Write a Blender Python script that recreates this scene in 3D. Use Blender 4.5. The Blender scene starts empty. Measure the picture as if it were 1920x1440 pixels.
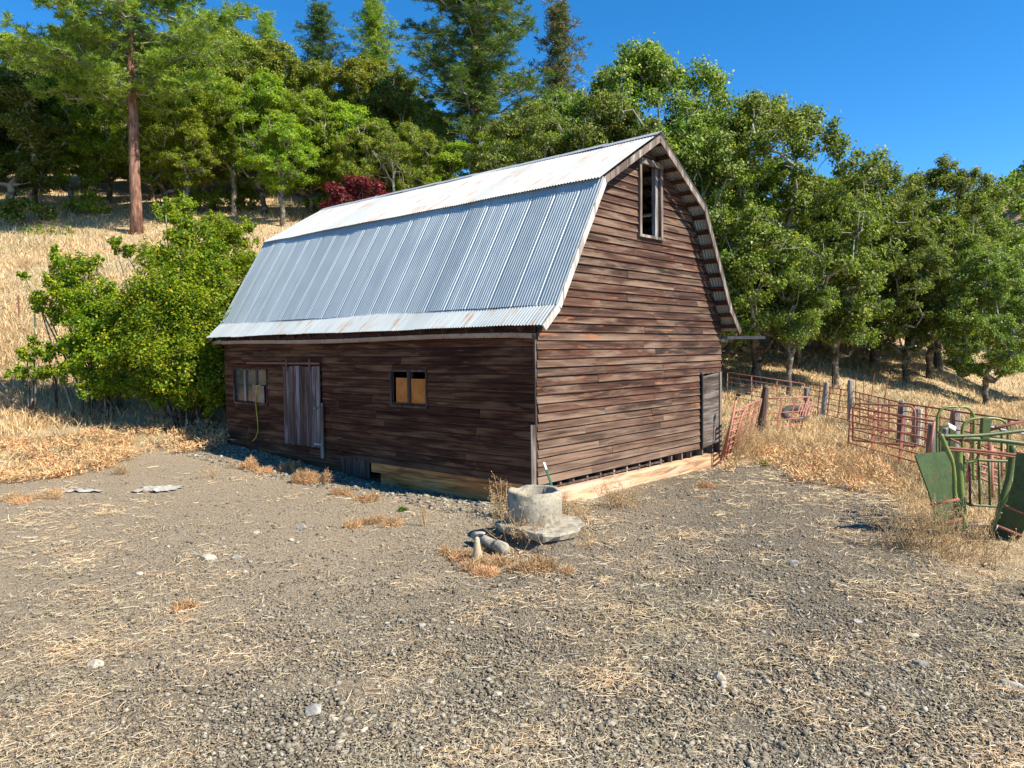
import bpy, math, random
import numpy as np
from mathutils import Matrix, Vector, noise as mnoise
R = math.radians
rnd = random.Random(7)
sc = bpy.context.scene
col = sc.collection
# ------------------------------------------------------------------ camera, sky, sun, exposure
PITCH, ROLL, FPX, CAMZ = -2.674, -0.648, 1402.5, 2.6
cam_d = bpy.data.cameras.new('camera'); cam = bpy.data.objects.new('camera', cam_d); col.objects.link(cam)
cam_d.sensor_width = 36; cam_d.lens = 36*FPX/1920; cam_d.clip_end = 3000; cam_d.clip_start = .05
cam.matrix_world = Matrix.Translation((0, 0, CAMZ)) @ Matrix.Rotation(R(90+PITCH), 4, 'X') @ Matrix.Rotation(R(ROLL), 4, 'Z')
sc.camera = cam
SUN_EL = R(46); SUN_AZ = math.atan2(.89, -.45)
L = Vector((math.sin(SUN_AZ)*math.cos(SUN_EL), math.cos(SUN_AZ)*math.cos(SUN_EL), math.sin(SUN_EL)))
w = bpy.data.worlds.new('World'); sc.world = w; w.use_nodes = True
nt = w.node_tree; bg = nt.nodes['Background']
sky = nt.nodes.new('ShaderNodeTexSky'); sky.sky_type = 'NISHITA'; sky.sun_disc = False
sky.sun_elevation = SUN_EL; sky.sun_rotation = SUN_AZ; sky.altitude = 2500; sky.air_density = 1.0; sky.dust_density = 0.0; sky.ozone_density = 4.0
hs = nt.nodes.new('ShaderNodeHueSaturation'); hs.inputs['Hue'].default_value = .497; hs.inputs['Saturation'].default_value = 1.3; nt.links.new(sky.outputs[0], hs.inputs['Color']); nt.links.new(hs.outputs[0], bg.inputs[0]); bg.inputs[1].default_value = 0.122
sd = bpy.data.lights.new('sun', 'SUN'); sd.energy = 5.0; sd.angle = R(.5); sd.color = (1, .93, .80)
so = bpy.data.objects.new('sun', sd); col.objects.link(so); so.rotation_euler = L.to_track_quat('Z', 'Y').to_euler()
sc.view_settings.view_transform = 'Standard'; sc.view_settings.look = 'None'; sc.view_settings.exposure = 0.97; sc.view_settings.gamma = 1

# ------------------------------------------------------------------ helpers
def wpt(px, py, Y):
    """a point on the photo's sight line at forward distance Y (metres)"""
    a = R(ROLL); dx, dy = px-960, py-720
    u = dx*math.cos(a)+dy*math.sin(a); v = -dx*math.sin(a)+dy*math.cos(a)
    t = R(PITCH); fz = -v/FPX
    d = (u/FPX, math.cos(t)-fz*math.sin(t), math.sin(t)+fz*math.cos(t))
    s = Y/d[1]
    return Vector((d[0]*s, Y, CAMZ+d[2]*s))
def gpt(px, py, z=0.0):
    p = wpt(px, py, 1.0); d = p-Vector((0, 0, CAMZ)); s = (z-CAMZ)/d.z
    return Vector((0, 0, CAMZ))+d*s
def tag(o, label=None, cat=None, group=None, kind=None):
    if label: o['label'] = label
    if cat: o['category'] = cat
    if group: o['group'] = group
    if kind: o['kind'] = kind
    return o
def empty(name, loc=(0, 0, 0), rz=0, label=None, cat=None, group=None):
    o = bpy.data.objects.new(name, None); col.objects.link(o); o.location = loc; o.rotation_euler = (0, 0, rz)
    o.empty_display_size = .1
    return tag(o, label, cat, group)
def pmat(p): return Matrix.Translation(p.location) @ p.rotation_euler.to_matrix().to_4x4()
class MB:
    def __init__(s): s.v = []; s.f = []
    def add(s, vs, fs):
        n = len(s.v); s.v += [tuple(v) for v in vs]; s.f += [tuple(i+n for i in f) for f in fs]; return s
    def hexa(s, p):   # 8 points: bottom ring 0-3, top ring 4-7
        return s.add(p, [(3, 2, 1, 0), (4, 5, 6, 7), (0, 1, 5, 4), (1, 2, 6, 5), (2, 3, 7, 6), (3, 0, 4, 7)])
    def box(s, a, b):
        x0, y0, z0 = a; x1, y1, z1 = b
        return s.hexa([(x0, y0, z0), (x1, y0, z0), (x1, y1, z0), (x0, y1, z0), (x0, y0, z1), (x1, y0, z1), (x1, y1, z1), (x0, y1, z1)])
    def bar(s, p, q, wd, th, up=(0, 0, 1)):
        p, q = Vector(p), Vector(q); d = (q-p).normalized(); up = Vector(up)
        sx = d.cross(up)
        if sx.length < 1e-4: sx = d.cross(Vector((1, 0, 0)))
        sx.normalize(); sy = sx.cross(d).normalized(); sx = sx*wd/2; sy = sy*th/2
        return s.hexa([p-sx-sy, p+sx-sy, p+sx+sy, p-sx+sy, q-sx-sy, q+sx-sy, q+sx+sy, q-sx+sy])
    def tube(s, pts, r, n=8, caps=True):
        pts = [Vector(p) for p in pts]; m = len(pts)
        rs = r if isinstance(r, (list, tuple)) else [r]*m
        ref = None; rings = []
        for i, p in enumerate(pts):
            d = (pts[min(i+1, m-1)]-pts[max(i-1, 0)])
            if d.length < 1e-9: d = Vector((0, 0, 1))
            d.normalize()
            if ref is None: ref = Vector((0, 0, 1)) if abs(d.z) < .9 else Vector((1, 0, 0))
            a = d.cross(ref); 
            if a.length < 1e-4: a = d.cross(Vector((.3, .9, .2)))
            a.normalize(); b = d.cross(a).normalized(); ref = -b if False else ref
            rings.append([p+(a*math.cos(2*math.pi*k/n)+b*math.sin(2*math.pi*k/n))*rs[i] for k in range(n)])
        vs = [v for rg in rings for v in rg]; fs = []
        for i in range(m-1):
            for k in range(n): fs.append((i*n+k, i*n+(k+1) % n, (i+1)*n+(k+1) % n, (i+1)*n+k))
        if caps: fs.append(tuple(range(n-1, -1, -1))); fs.append(tuple((m-1)*n+k for k in range(n)))
        return s.add(vs, fs)
    def slab(s, poly, off):   # planar polygon (3D points) thickened by vector off
        n = len(poly); off = Vector(off); a = [Vector(p) for p in poly]; b = [p+off for p in a]
        return s.add(a+b, [tuple(range(n-1, -1, -1)), tuple(range(n, 2*n))]+[(i, (i+1) % n, n+(i+1) % n, n+i) for i in range(n)])
    def build(s, name, mat, parent=None, world=False, smooth=False):
        vs = s.v
        if parent is not None and world:
            mi = pmat(parent).inverted(); vs = [tuple(mi @ Vector(v)) for v in vs]
        me = bpy.data.meshes.new(name); me.from_pydata(vs, [], s.f); me.materials.append(mat); me.update()
        if smooth: me.polygons.foreach_set('use_smooth', [True]*len(me.polygons))
        o = bpy.data.objects.new(name, me); col.objects.link(o)
        if parent is not None: o.parent = parent
        return o
def npmesh(name, V, F, mat, parent=None, smooth=False):
    """V (n,3), F (m,k) numpy"""
    me = bpy.data.meshes.new(name); V = np.asarray(V, np.float32); F = np.asarray(F, np.int32); m, k = F.shape
    me.vertices.add(len(V)); me.vertices.foreach_set('co', V.ravel())
    me.loops.add(m*k); me.loops.foreach_set('vertex_index', F.ravel())
    me.polygons.add(m); me.polygons.foreach_set('loop_start', np.arange(0, m*k, k, dtype=np.int32)); me.polygons.foreach_set('loop_total', np.full(m, k, np.int32))
    if smooth: me.polygons.foreach_set('use_smooth', np.ones(m, bool))
    me.update(calc_edges=True); me.validate(); me.materials.append(mat)
    o = bpy.data.objects.new(name, me); col.objects.link(o)
    if parent is not None: o.parent = parent
    return o
def unit(a): return a/np.maximum(np.linalg.norm(a, axis=-1, keepdims=True), 1e-9)
def leafquads(C, N, size, rg, aspect=.6):
    """diamond leaves at centres C with normals N"""
    n = len(C); t = unit(np.cross(N, rg.normal(size=(n, 3)))); b = np.cross(N, t); sz = np.broadcast_to(size, (n,))[:, None]
    fold = N*sz*.18
    V = np.stack([C-t*sz*.5, C+b*sz*aspect*.5+fold, C+t*sz*.5, C-b*sz*aspect*.5+fold], 1).reshape(-1, 3)
    return V, np.arange(4*n).reshape(n, 4)
def blades(P, Hh, wd, rg, lean=.35, bend=.3):
    """grass blades: two-triangle bent blades as quad+tri merged into quads (degenerate tip kept thin)"""
    n = len(P); a = rg.uniform(0, 2*np.pi, n); s = np.stack([np.cos(a), np.sin(a), np.zeros(n)], 1)*np.broadcast_to(wd, (n,))[:, None]*.5
    h = np.broadcast_to(Hh, (n,))[:, None]; ln = rg.normal(size=(n, 3))*lean; ln[:, 2] = 0
    mid = P+h*.55*np.array([0, 0, 1.])+ln*h*.4; tip = P+h*np.array([0, 0, 1.])*(1-.25*rg.random((n, 1)))+ln*h*(1+bend)
    V = np.stack([P-s, P+s, mid+s*.7, mid-s*.7, tip], 1).reshape(-1, 3); i = np.arange(n)*5
    F = np.concatenate([np.stack([i, i+1, i+2], 1), np.stack([i, i+2, i+3], 1), np.stack([i+3, i+2, i+4], 1)])
    return V, F
def tubes_np(segs, n=5):
    """segs: list of (p0,p1,r0,r1) -> joined open cones"""
    if not len(segs): return np.zeros((0, 3)), np.zeros((0, 4), int)
    A = np.array([s[0] for s in segs]); B = np.array([s[1] for s in segs]); r0 = np.array([s[2] for s in segs]); r1 = np.array([s[3] for s in segs])
    d = unit(B-A); ref = np.where(np.abs(d[:, 2:3]) < .9, np.array([[0, 0, 1.]]), np.array([[1., 0, 0]])); a = unit(np.cross(d, ref)); b = np.cross(d, a)
    V = []
    for P, r in ((A, r0), (B, r1)):
        for k in range(n):
            t = 2*np.pi*k/n; V.append(P+(a*np.cos(t)+b*np.sin(t))*r[:, None])
    V = np.stack(V, 1).reshape(-1, 3); m = len(segs); base = np.arange(m)[:, None]*2*n
    F = np.concatenate([base+np.array([[k, (k+1) % n, n+(k+1) % n, n+k]]) for k in range(n)])
    return V, F

# ------------------------------------------------------------------ materials
class NT:
    def __init__(s, name, rough=.9, spec=.2):
        s.m = bpy.data.materials.new(name); s.m.use_nodes = True; s.t = s.m.node_tree
        s.b = s.t.nodes['Principled BSDF']; s.b.inputs['Roughness'].default_value = rough
        s.b.inputs['Specular IOR Level'].default_value = spec
        s.tc = s.t.nodes.new('ShaderNodeTexCoord')
    def n(s, typ, **k):
        o = s.t.nodes.new(typ)
        for a, b in k.items(): setattr(o, a, b)
        return o
    def l(s, a, b): s.t.links.new(a, b)
    def mapping(s, scale=(1, 1, 1), rot=(0, 0, 0), src='Object'):
        o = s.n('ShaderNodeMapping'); o.inputs['Scale'].default_value = scale; o.inputs['Rotation'].default_value = rot; s.l(s.tc.outputs[src], o.inputs[0]); return o.outputs[0]
    def noise(s, scale, detail=6, rough=.6, vec=None, dist=0):
        o = s.n('ShaderNodeTexNoise'); o.inputs['Scale'].default_value = scale; o.inputs['Detail'].default_value = detail; o.inputs['Roughness'].default_value = rough; o.inputs['Distortion'].default_value = dist
        s.l(vec if vec is not None else s.tc.outputs['Object'], o.inputs['Vector']); return o.outputs['Fac']
    def ramp(s, fac, stops, interp='LINEAR'):
        o = s.n('ShaderNodeValToRGB'); cr = o.color_ramp; cr.interpolation = interp
        while len(cr.elements) < len(stops): cr.elements.new(.5)
        for e, (p, c) in zip(cr.elements, stops): e.position = p; e.color = (*c, 1) if len(c) == 3 else c
        s.l(fac, o.inputs[0]); return o.outputs[0]
    def mix(s, fac, a, b, mode='MIX'):
        o = s.n('ShaderNodeMix', data_type='RGBA', blend_type=mode)
        for i, x in ((0, fac), (6, a), (7, b)):
            if isinstance(x, (int, float)): o.inputs[i].default_value = x
            elif isinstance(x, tuple): o.inputs[i].default_value = (*x, 1)
            else: s.l(x, o.inputs[i])
        return o.outputs[2]
    def math(s, op, a, b=None, c=None):
        o = s.n('ShaderNodeMath', operation=op)
        for i, x in enumerate((a, b, c)):
            if x is None: continue
            if isinstance(x, (int, float)): o.inputs[i].default_value = x
            else: s.l(x, o.inputs[i])
        return o.outputs[0]
    def island(s): return s.n('ShaderNodeNewGeometry').outputs['Random Per Island']
    def attr(s, name): o = s.n('ShaderNodeAttribute'); o.attribute_name = name; return o.outputs['Fac']
    def color(s, c):
        if isinstance(c, tuple): s.b.inputs['Base Color'].default_value = (*c, 1)
        else: s.l(c, s.b.inputs['Base Color'])
    def bump(s, h, dist=.01, strength=1, normal=None):
        o = s.n('ShaderNodeBump'); o.inputs['Distance'].default_value = dist; o.inputs['Strength'].default_value = strength
        s.l(h, o.inputs['Height'])
        if normal is not None: s.l(normal, o.inputs['Normal'])
        s.l(o.outputs[0], s.b.inputs['Normal']); return o.outputs[0]
def vec3(s, a, b, c):
    o = s.n('ShaderNodeCombineXYZ')
    for i, x in enumerate((a, b, c)):
        if isinstance(x, (int, float)): o.inputs[i].default_value = x
        else: s.l(x, o.inputs[i])
    return o.outputs[0]

def wood(name, axis, cols, grain=34, worn=None, orange=0.0, rough=.85, low=None, row=None, fine=(.55, 1.35)):
    """weathered boards; axis = direction of the grain; colours per board from cols"""
    m = NT(name, rough, .15); sc_ = [grain]*3; sc_[axis] = .8
    isl = m.island()
    mp = m.n('ShaderNodeMapping'); mp.inputs['Scale'].default_value = sc_; m.l(m.tc.outputs['Object'], mp.inputs[0])
    off = vec3(m, m.math('MULTIPLY', isl, 97.), m.math('MULTIPLY', isl, 53.), m.math('MULTIPLY', isl, 31.)); m.l(off, mp.inputs['Location'])
    g1 = m.noise(1, 5, .65, mp.outputs[0], .4)
    sc2 = [6.5]*3; sc2[axis] = .75
    mp2 = m.n('ShaderNodeMapping'); mp2.inputs['Scale'].default_value = sc2; m.l(m.tc.outputs['Object'], mp2.inputs[0]); m.l(off, mp2.inputs['Location'])
    g2 = m.noise(1, 4, .6, mp2.outputs[0], .3)
    n = len(cols); base = m.ramp(isl, [((i+.01)/n, c) for i, c in enumerate(cols)], 'CONSTANT')
    c = m.mix(m.ramp(g1, [(.34, (.0,)*3), (.64, (1,)*3)]), m.mix(1, base, (fine[0],)*3, 'MULTIPLY'), m.mix(1, base, (fine[1], fine[1]*.97, fine[1]*.94), 'MULTIPLY'))
    if worn:
        c = m.mix(m.ramp(g2, [(.5, (0,)*3), (.68, (.85,)*3)]), c, worn)
    dk = m.ramp(m.noise(1, 3, .5, mp2.outputs[0], 1.2), [(.36, (.35,)*3), (.5, (1,)*3)]); c = m.mix(.8, c, dk, 'MULTIPLY')
    if orange > 0:
        g3 = m.noise(1.7, 3, .5, mp2.outputs[0]); c = m.mix(m.ramp(g3, [(.70-orange*.1, (0,)*3), (.76, (.8,)*3)]), c, (.36, .13, .05))
    if low:   # weathering that bleaches the lowest boards
        sp = m.n('ShaderNodeSeparateXYZ'); m.l(m.tc.outputs['Object'], sp.inputs[0])
        zz = m.math('ADD', sp.outputs[2], m.math('MULTIPLY', m.noise(.9, 4), 1.6)); f = m.ramp(m.math('MULTIPLY', zz, .25), [(low[0], (low[1],)*3), (low[2], (0,)*3)])
        c = m.mix(m.math('MULTIPLY', f, m.ramp(g1, [(.3, (.15,)*3), (.62, (1,)*3)])), c, low[3])
    if row:  # painted lap shadow with leftover red paint under each lap; pale worn lower edge
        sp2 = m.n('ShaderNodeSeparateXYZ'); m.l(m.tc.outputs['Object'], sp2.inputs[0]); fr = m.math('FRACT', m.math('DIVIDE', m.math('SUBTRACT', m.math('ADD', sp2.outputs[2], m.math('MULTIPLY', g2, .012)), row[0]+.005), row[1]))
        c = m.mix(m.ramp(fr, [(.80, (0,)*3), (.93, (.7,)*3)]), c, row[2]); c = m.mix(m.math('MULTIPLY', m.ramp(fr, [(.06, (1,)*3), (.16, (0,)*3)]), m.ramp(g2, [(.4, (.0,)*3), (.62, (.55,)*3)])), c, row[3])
    m.color(c)
    # knots
    vr = m.n('ShaderNodeTexVoronoi'); vr.inputs['Scale'].default_value = 1; scv = [7.]*3; scv[axis] = 1.6
    mv = m.n('ShaderNodeMapping'); mv.inputs['Scale'].default_value = scv; m.l(m.tc.outputs['Object'], mv.inputs[0]); m.l(mv.outputs[0], vr.inputs['Vector'])
    kn = m.ramp(vr.outputs['Distance'], [(.06, (1,)*3), (.1, (0,)*3)])
    m.color(m.mix(m.math('MULTIPLY', kn, .5), c, (.16, .07, .035)))
    m.bump(g1, .006, .9)
    return m.m
def simple(name, c0, c1, scale=8, rough=.8, bump=.003, spec=.2, rust=None, metal=0, bscale=None):
    m = NT(name, rough, spec); c = m.ramp(m.noise(scale), [(.35, c0), (.65, c1)]); c = m.mix(1, c, m.ramp(m.noise(scale*9, 8, .75), [(.36, (.62,)*3), (.5, (1,)*3), (.66, (1.12,)*3)]), 'MULTIPLY')
    if rust: c = m.mix(m.ramp(m.noise(rust[1], 8, .7), [(rust[2], (0,)*3), (rust[2]+.07, (1,)*3)]), c, rust[0])
    m.color(c); m.b.inputs['Metallic'].default_value = metal
    if bump: m.bump(m.noise(bscale or scale*6), bump)
    return m.m
def foliage(name, stops, trans=.42, rough=.55, clump=.6, spec=.25, dead=None):
    m = NT(name, rough, spec); isl = m.island()
    c = m.ramp(isl, stops)
    oi = m.n('ShaderNodeObjectInfo'); h = m.n('ShaderNodeHueSaturation')
    m.l(m.math('MULTIPLY_ADD', oi.outputs['Random'], .03 if trans > .22 and rough < .8 else 0.0, .485 if rough < .8 else .5), h.inputs['Hue']); m.l(m.math('MULTIPLY_ADD', oi.outputs['Random'], .35 if rough < .8 else .15, .85), h.inputs['Value'])
    cl = m.noise(clump, 3, .5); c2 = m.mix(m.ramp(cl, [(.35, (0,)*3), (.65, (1,)*3)]), m.mix(1, c, (.8, .85, .8), 'MULTIPLY'), m.mix(1, c, (1.3, 1.15, 1.0), 'MULTIPLY'))
    m.l(c2, h.inputs['Color']); cc = h.outputs[0]
    m.color(cc)
    tr = m.n('ShaderNodeBsdfTranslucent'); m.l(m.mix(1, cc, (1.5, 1.6, .7) if rough < .8 else (1.0, .95, .9), 'MULTIPLY'), tr.inputs[0])
    ms = m.n('ShaderNodeMixShader'); ms.inputs[0].default_value = trans
    m.l(m.b.outputs[0], ms.inputs[1]); m.l(tr.outputs[0], ms.inputs[2]); m.l(ms.outputs[0], m.t.nodes['Material Output'].inputs[0])
    return m.m

M = {}
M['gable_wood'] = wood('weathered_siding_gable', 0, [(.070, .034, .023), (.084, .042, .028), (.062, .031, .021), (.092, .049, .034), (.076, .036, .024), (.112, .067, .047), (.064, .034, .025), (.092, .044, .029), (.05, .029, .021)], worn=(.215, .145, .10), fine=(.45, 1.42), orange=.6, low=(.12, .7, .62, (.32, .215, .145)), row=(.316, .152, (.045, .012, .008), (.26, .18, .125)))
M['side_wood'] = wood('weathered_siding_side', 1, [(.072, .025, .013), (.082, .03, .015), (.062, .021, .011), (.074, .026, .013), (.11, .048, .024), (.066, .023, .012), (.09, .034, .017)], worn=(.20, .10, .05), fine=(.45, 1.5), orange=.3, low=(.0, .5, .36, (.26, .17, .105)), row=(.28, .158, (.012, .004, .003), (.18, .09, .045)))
M['trim_wood'] = wood('weathered_trim', 2, [(.24, .19, .155), (.18, .14, .115), (.30, .25, .21)], worn=(.4, .35, .31))
M['rake_wood'] = wood('bleached_rake_board', 2, [(.46, .42, .38), (.5, .46, .42)], worn=(.58, .54, .5), grain=14)
M['purlin'] = wood('roof_purlin_wood', 1, [(.13, .055, .035), (.09, .04, .028), (.17, .08, .05)])
M['dark_wood'] = wood('dark_timber', 2, [(.06, .04, .033), (.09, .06, .048)], worn=(.2, .15, .12))
M['grey_wood_z'] = wood('grey_weathered_timber', 2, [(.3, .28, .26), (.22, .2, .185)], worn=(.5, .47, .44))
M['door_grey'] = wood('grey_plank_door', 0, [(.09, .07, .058), (.075, .058, .048), (.11, .088, .074), (.10, .075, .06)], worn=(.24, .21, .185))
M['door_purple'] = wood('purplish_plank_door', 2, [(.13, .092, .08), (.11, .058, .042), (.165, .128, .118), (.105, .062, .048), (.14, .10, .09)], worn=(.30, .28, .31), grain=22)
M['skirt'] = wood('orange_skirt_board', 1, [(.72, .27, .08), (.62, .23, .07)], worn=(.74, .36, .14))
M['beam'] = wood('tan_foundation_beam', 0, [(.62, .38, .22), (.56, .34, .2)], worn=(.60, .46, .33), grain=20)
M['plywood'] = simple('plywood', (.42, .13, .025), (.54, .20, .045), 5, .8, .001)
M['ply_patch'] = simple('weathered_plywood', (.22, .14, .09), (.36, .26, .18), 6)
M['concrete'] = simple('old_concrete', (.27, .235, .18), (.40, .355, .27), 3.5, .9, .004, rust=((.20, .175, .13), 3, .52))
M['stone'] = simple('grey_field_stone', (.24, .22, .19), (.38, .35, .30), 5, .85, .006)
M['stone_pale'] = simple('pale_stone', (.34, .29, .22), (.46, .40, .31), 6, .85, .005)
M['clay'] = simple('cream_concrete', (.42, .31, .19), (.56, .44, .29), 9, .8, .002)
M['red_pipe'] = simple('red_oxide_pipe', (.38, .14, .095), (.48, .20, .14), 4, .6, .001, .3, rust=((.22, .08, .05), 7, .58))
M['rust_pipe'] = simple('rusty_brown_pipe', (.20, .075, .05), (.28, .115, .08), 5, .75, .002, .2)
M['green_paint'] = simple('faded_green_paint', (.055, .09, .025), (.10, .135, .04), 3, .5, .001, .4, rust=((.09, .05, .03), 5, .64))
M['teal_paint'] = simple('dark_green_sheet_paint', (.035, .065, .024), (.07, .105, .035), 2.2, .55, .003, .4, rust=((.13, .075, .035), 3.2, .56))
M['yellow_green'] = simple('yellow_green_pipe_paint', (.13, .18, .04), (.19, .235, .06), 4, .45, .001, .4, rust=((.15, .09, .04), 8, .64))
M['white_steel'] = simple('white_enamel', (.7, .7, .66), (.78, .78, .74), 5, .4, 0)
M['galv'] = simple('dull_grey_steel', (.3, .31, .33), (.4, .41, .43), 5, .5, 0, .4)
M['black_iron'] = simple('black_iron', (.02, .02, .022), (.04, .04, .042), 5, .5, 0, .4)
M['green_post'] = simple('green_post_paint', (.02, .1, .05), (.03, .13, .07), 5, .5, 0, .4)
M['yellow_hose'] = simple('yellow_hose_rubber', (.55, .42, .03), (.65, .5, .05), 5, .5, 0, .4)
M['cloth'] = simple('dirty_white_cloth', (.28, .26, .23), (.5, .47, .42), 12, .95, .01)
M['gutter'] = simple('rusted_gutter', (.30, .20, .15), (.40, .31, .24), 3, .7, .002, .3, rust=((.26, .10, .06), 6, .55))
M['tyre'] = simple('dusty_rubber', (.06, .055, .05), (.12, .105, .09), 6, .9, .004)
m_ = NT('window_glass', .12, .5); m_.color(m_.ramp(m_.noise(3), [(.3, (.02, .022, .028)), (.7, (.07, .075, .085))])); M['glass'] = m_.m

def roof_metal(name, base0, base1, rustc, rust_lo, rough=.38, metal=.55, streak=True, vlen=2.5):
    m = NT(name, rough, .5); m.b.inputs['Metallic'].default_value = metal
    # sheets: tone changes from sheet to sheet along the length (object Y)
    sp = m.n('ShaderNodeSeparateXYZ'); m.l(m.tc.outputs['Object'], sp.inputs[0])
    sheet = m.math('FLOOR', m.math('DIVIDE', sp.outputs[1], .62)); wn = m.n('ShaderNodeTexWhiteNoise', noise_dimensions='1D'); m.l(sheet, wn.inputs['W'])
    c = m.mix(wn.outputs[0], base0, base1)
    st = m.noise(1, 6, .7, m.mapping((.8, 26, .8))); st2 = m.noise(1, 5, .6, m.mapping((1.6, 3.0, 1.6)))
    c = m.mix(m.ramp(st, [(.35, (.0,)*3), (.7, (.5,)*3)]), c, tuple(x*.72 for x in base0))
    if streak:
        f = m.math('MULTIPLY', m.ramp(st, [(.46, (0,)*3), (.56, (1,)*3)]), m.ramp(st2, [(rust_lo, (0,)*3), (rust_lo+.12, (1,)*3)]))
        c = m.mix(f, c, rustc); mt = m.math('SUBTRACT', metal, m.math('MULTIPLY', f, metal)); m.l(mt, m.b.inputs['Metallic'])
    m.color(c); m.l(m.ramp(st2, [(.3, (rough-.06,)*3), (.7, (rough+.14,)*3)]), m.b.inputs['Roughness']); m.bump(m.noise(2.2, 3), .012, .35)
    return m.m
M['roof_up'] = roof_metal('galvanised_roof_bleached', (.38, .395, .385), (.47, .485, .47), (.34, .22, .15), .50, .6, .1)
M['roof_low'] = roof_metal('galvanised_roof_blue_grey', (.33, .385, .40), (.42, .475, .49), (.3, .2, .15), .8, .42, .35)
M['roof_flare'] = roof_metal('galvanised_flare', (.33, .365, .37), (.40, .435, .44), (.28, .18, .12), .52, .55, .15)
LG = [(0, (.07, .125, .010)), (.4, (.16, .25, .016)), (.8, (.28, .38, .026)), (.97, (.45, .44, .12))]
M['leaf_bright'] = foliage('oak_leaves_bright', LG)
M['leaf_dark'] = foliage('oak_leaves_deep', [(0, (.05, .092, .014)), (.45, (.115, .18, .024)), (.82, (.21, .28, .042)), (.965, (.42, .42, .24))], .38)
M['leaf_olive'] = foliage('madrone_leaves_olive', [(0, (.08, .125, .012)), (.5, (.16, .225, .022)), (.85, (.27, .33, .04)), (.975, (.42, .32, .10))], .3)
M['leaf_shrub'] = foliage('shrub_leaves_yellow_green', [(0, (.055, .125, .010)), (.35, (.12, .235, .014)), (.72, (.23, .345, .02)), (.94, (.46, .44, .03))], .4, clump=.9)
M['leaf_red'] = foliage('crimson_leaves', [(0, (.10, .014, .016)), (.5, (.19, .026, .03)), (.95, (.30, .07, .06))], .3)
M['needle'] = foliage('pine_needles', [(0, (.09, .16, .02)), (.5, (.17, .28, .035)), (.9, (.28, .39, .07)), (1, (.4, .38, .14))], .35)
M['needle_blue'] = foliage('fir_needles_blue_green', [(0, (.03, .075, .03)), (.5, (.055, .12, .045)), (.9, (.10, .17, .06))], .2)
M['needle_mid'] = foliage('pine_needles_mid', [(0, (.045, .09, .02)), (.5, (.09, .15, .03)), (.9, (.17, .22, .05))], .25)
M['needle_cone'] = foliage('pine_needles_with_cones', [(0, (.045, .09, .03)), (.74, (.09, .15, .045)), (.78, (.26, .17, .10)), (.95, (.34, .24, .15))], .15)
M['weed'] = foliage('dry_orange_weed', [(0, (.36, .21, .11)), (.5, (.56, .36, .20)), (1, (.70, .53, .34))], .15, .9, 1.5, .05)
M['weed_band'] = foliage('dry_orange_weed_band', [(0, (.46, .28, .14)), (.5, (.66, .44, .24)), (1, (.78, .60, .38))], .15, .9, 1.5, .05)
M['stalk'] = foliage('dry_stalks', [(0, (.34, .215, .12)), (.5, (.50, .35, .20)), (1, (.68, .54, .34))], .2, .9, 1.5, .05)
M['grass'] = foliage('dry_golden_grass', [(0, (.38, .27, .14)), (.5, (.58, .44, .25)), (1, (.74, .61, .40))], .15, .9, .25, .05)
M['straw'] = foliage('scattered_straw', [(0, (.40, .29, .17)), (.5, (.62, .49, .32)), (1, (.82, .71, .54))], .15, .8, 1, .1)
M['greenweed'] = foliage('small_green_weed', [(0, (.05, .12, .02)), (1, (.12, .22, .04))], .3)
def bark(name, c0, c1, c2, sc1=6, lich=None):
    m = NT(name, .95, .1); n1 = m.noise(1, 6, .65, m.mapping((sc1*2.2, sc1*2.2, sc1*.5))); c = m.ramp(n1, [(.33, c0), (.5, c1), (.68, c2)])
    if lich: sp = m.n('ShaderNodeSeparateXYZ'); m.l(m.tc.outputs['Object'], sp.inputs[0]); c = m.mix(m.ramp(m.math('ADD', m.noise(2.5, 5), m.math('MULTIPLY', sp.outputs[2], .03)), [(.5, (0,)*3), (.68, (.85,)*3)]), c, lich)
    m.color(c); m.bump(n1, .03); return m.m
M['bark_pine'] = bark('ponderosa_bark', (.07, .035, .025), (.21, .11, .075), (.36, .22, .16), 3.0)
M['bark_oak'] = bark('oak_bark', (.035, .028, .022), (.10, .08, .065), (.2, .17, .14), 7, (.33, .32, .24))
M['bark_dead'] = bark('bleached_dead_wood', (.3, .27, .23), (.45, .41, .35), (.6, .56, .5), 7)
M['bark_red'] = bark('madrone_bark', (.20, .06, .035), (.33, .12, .07), (.42, .2, .13), 4)

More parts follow.
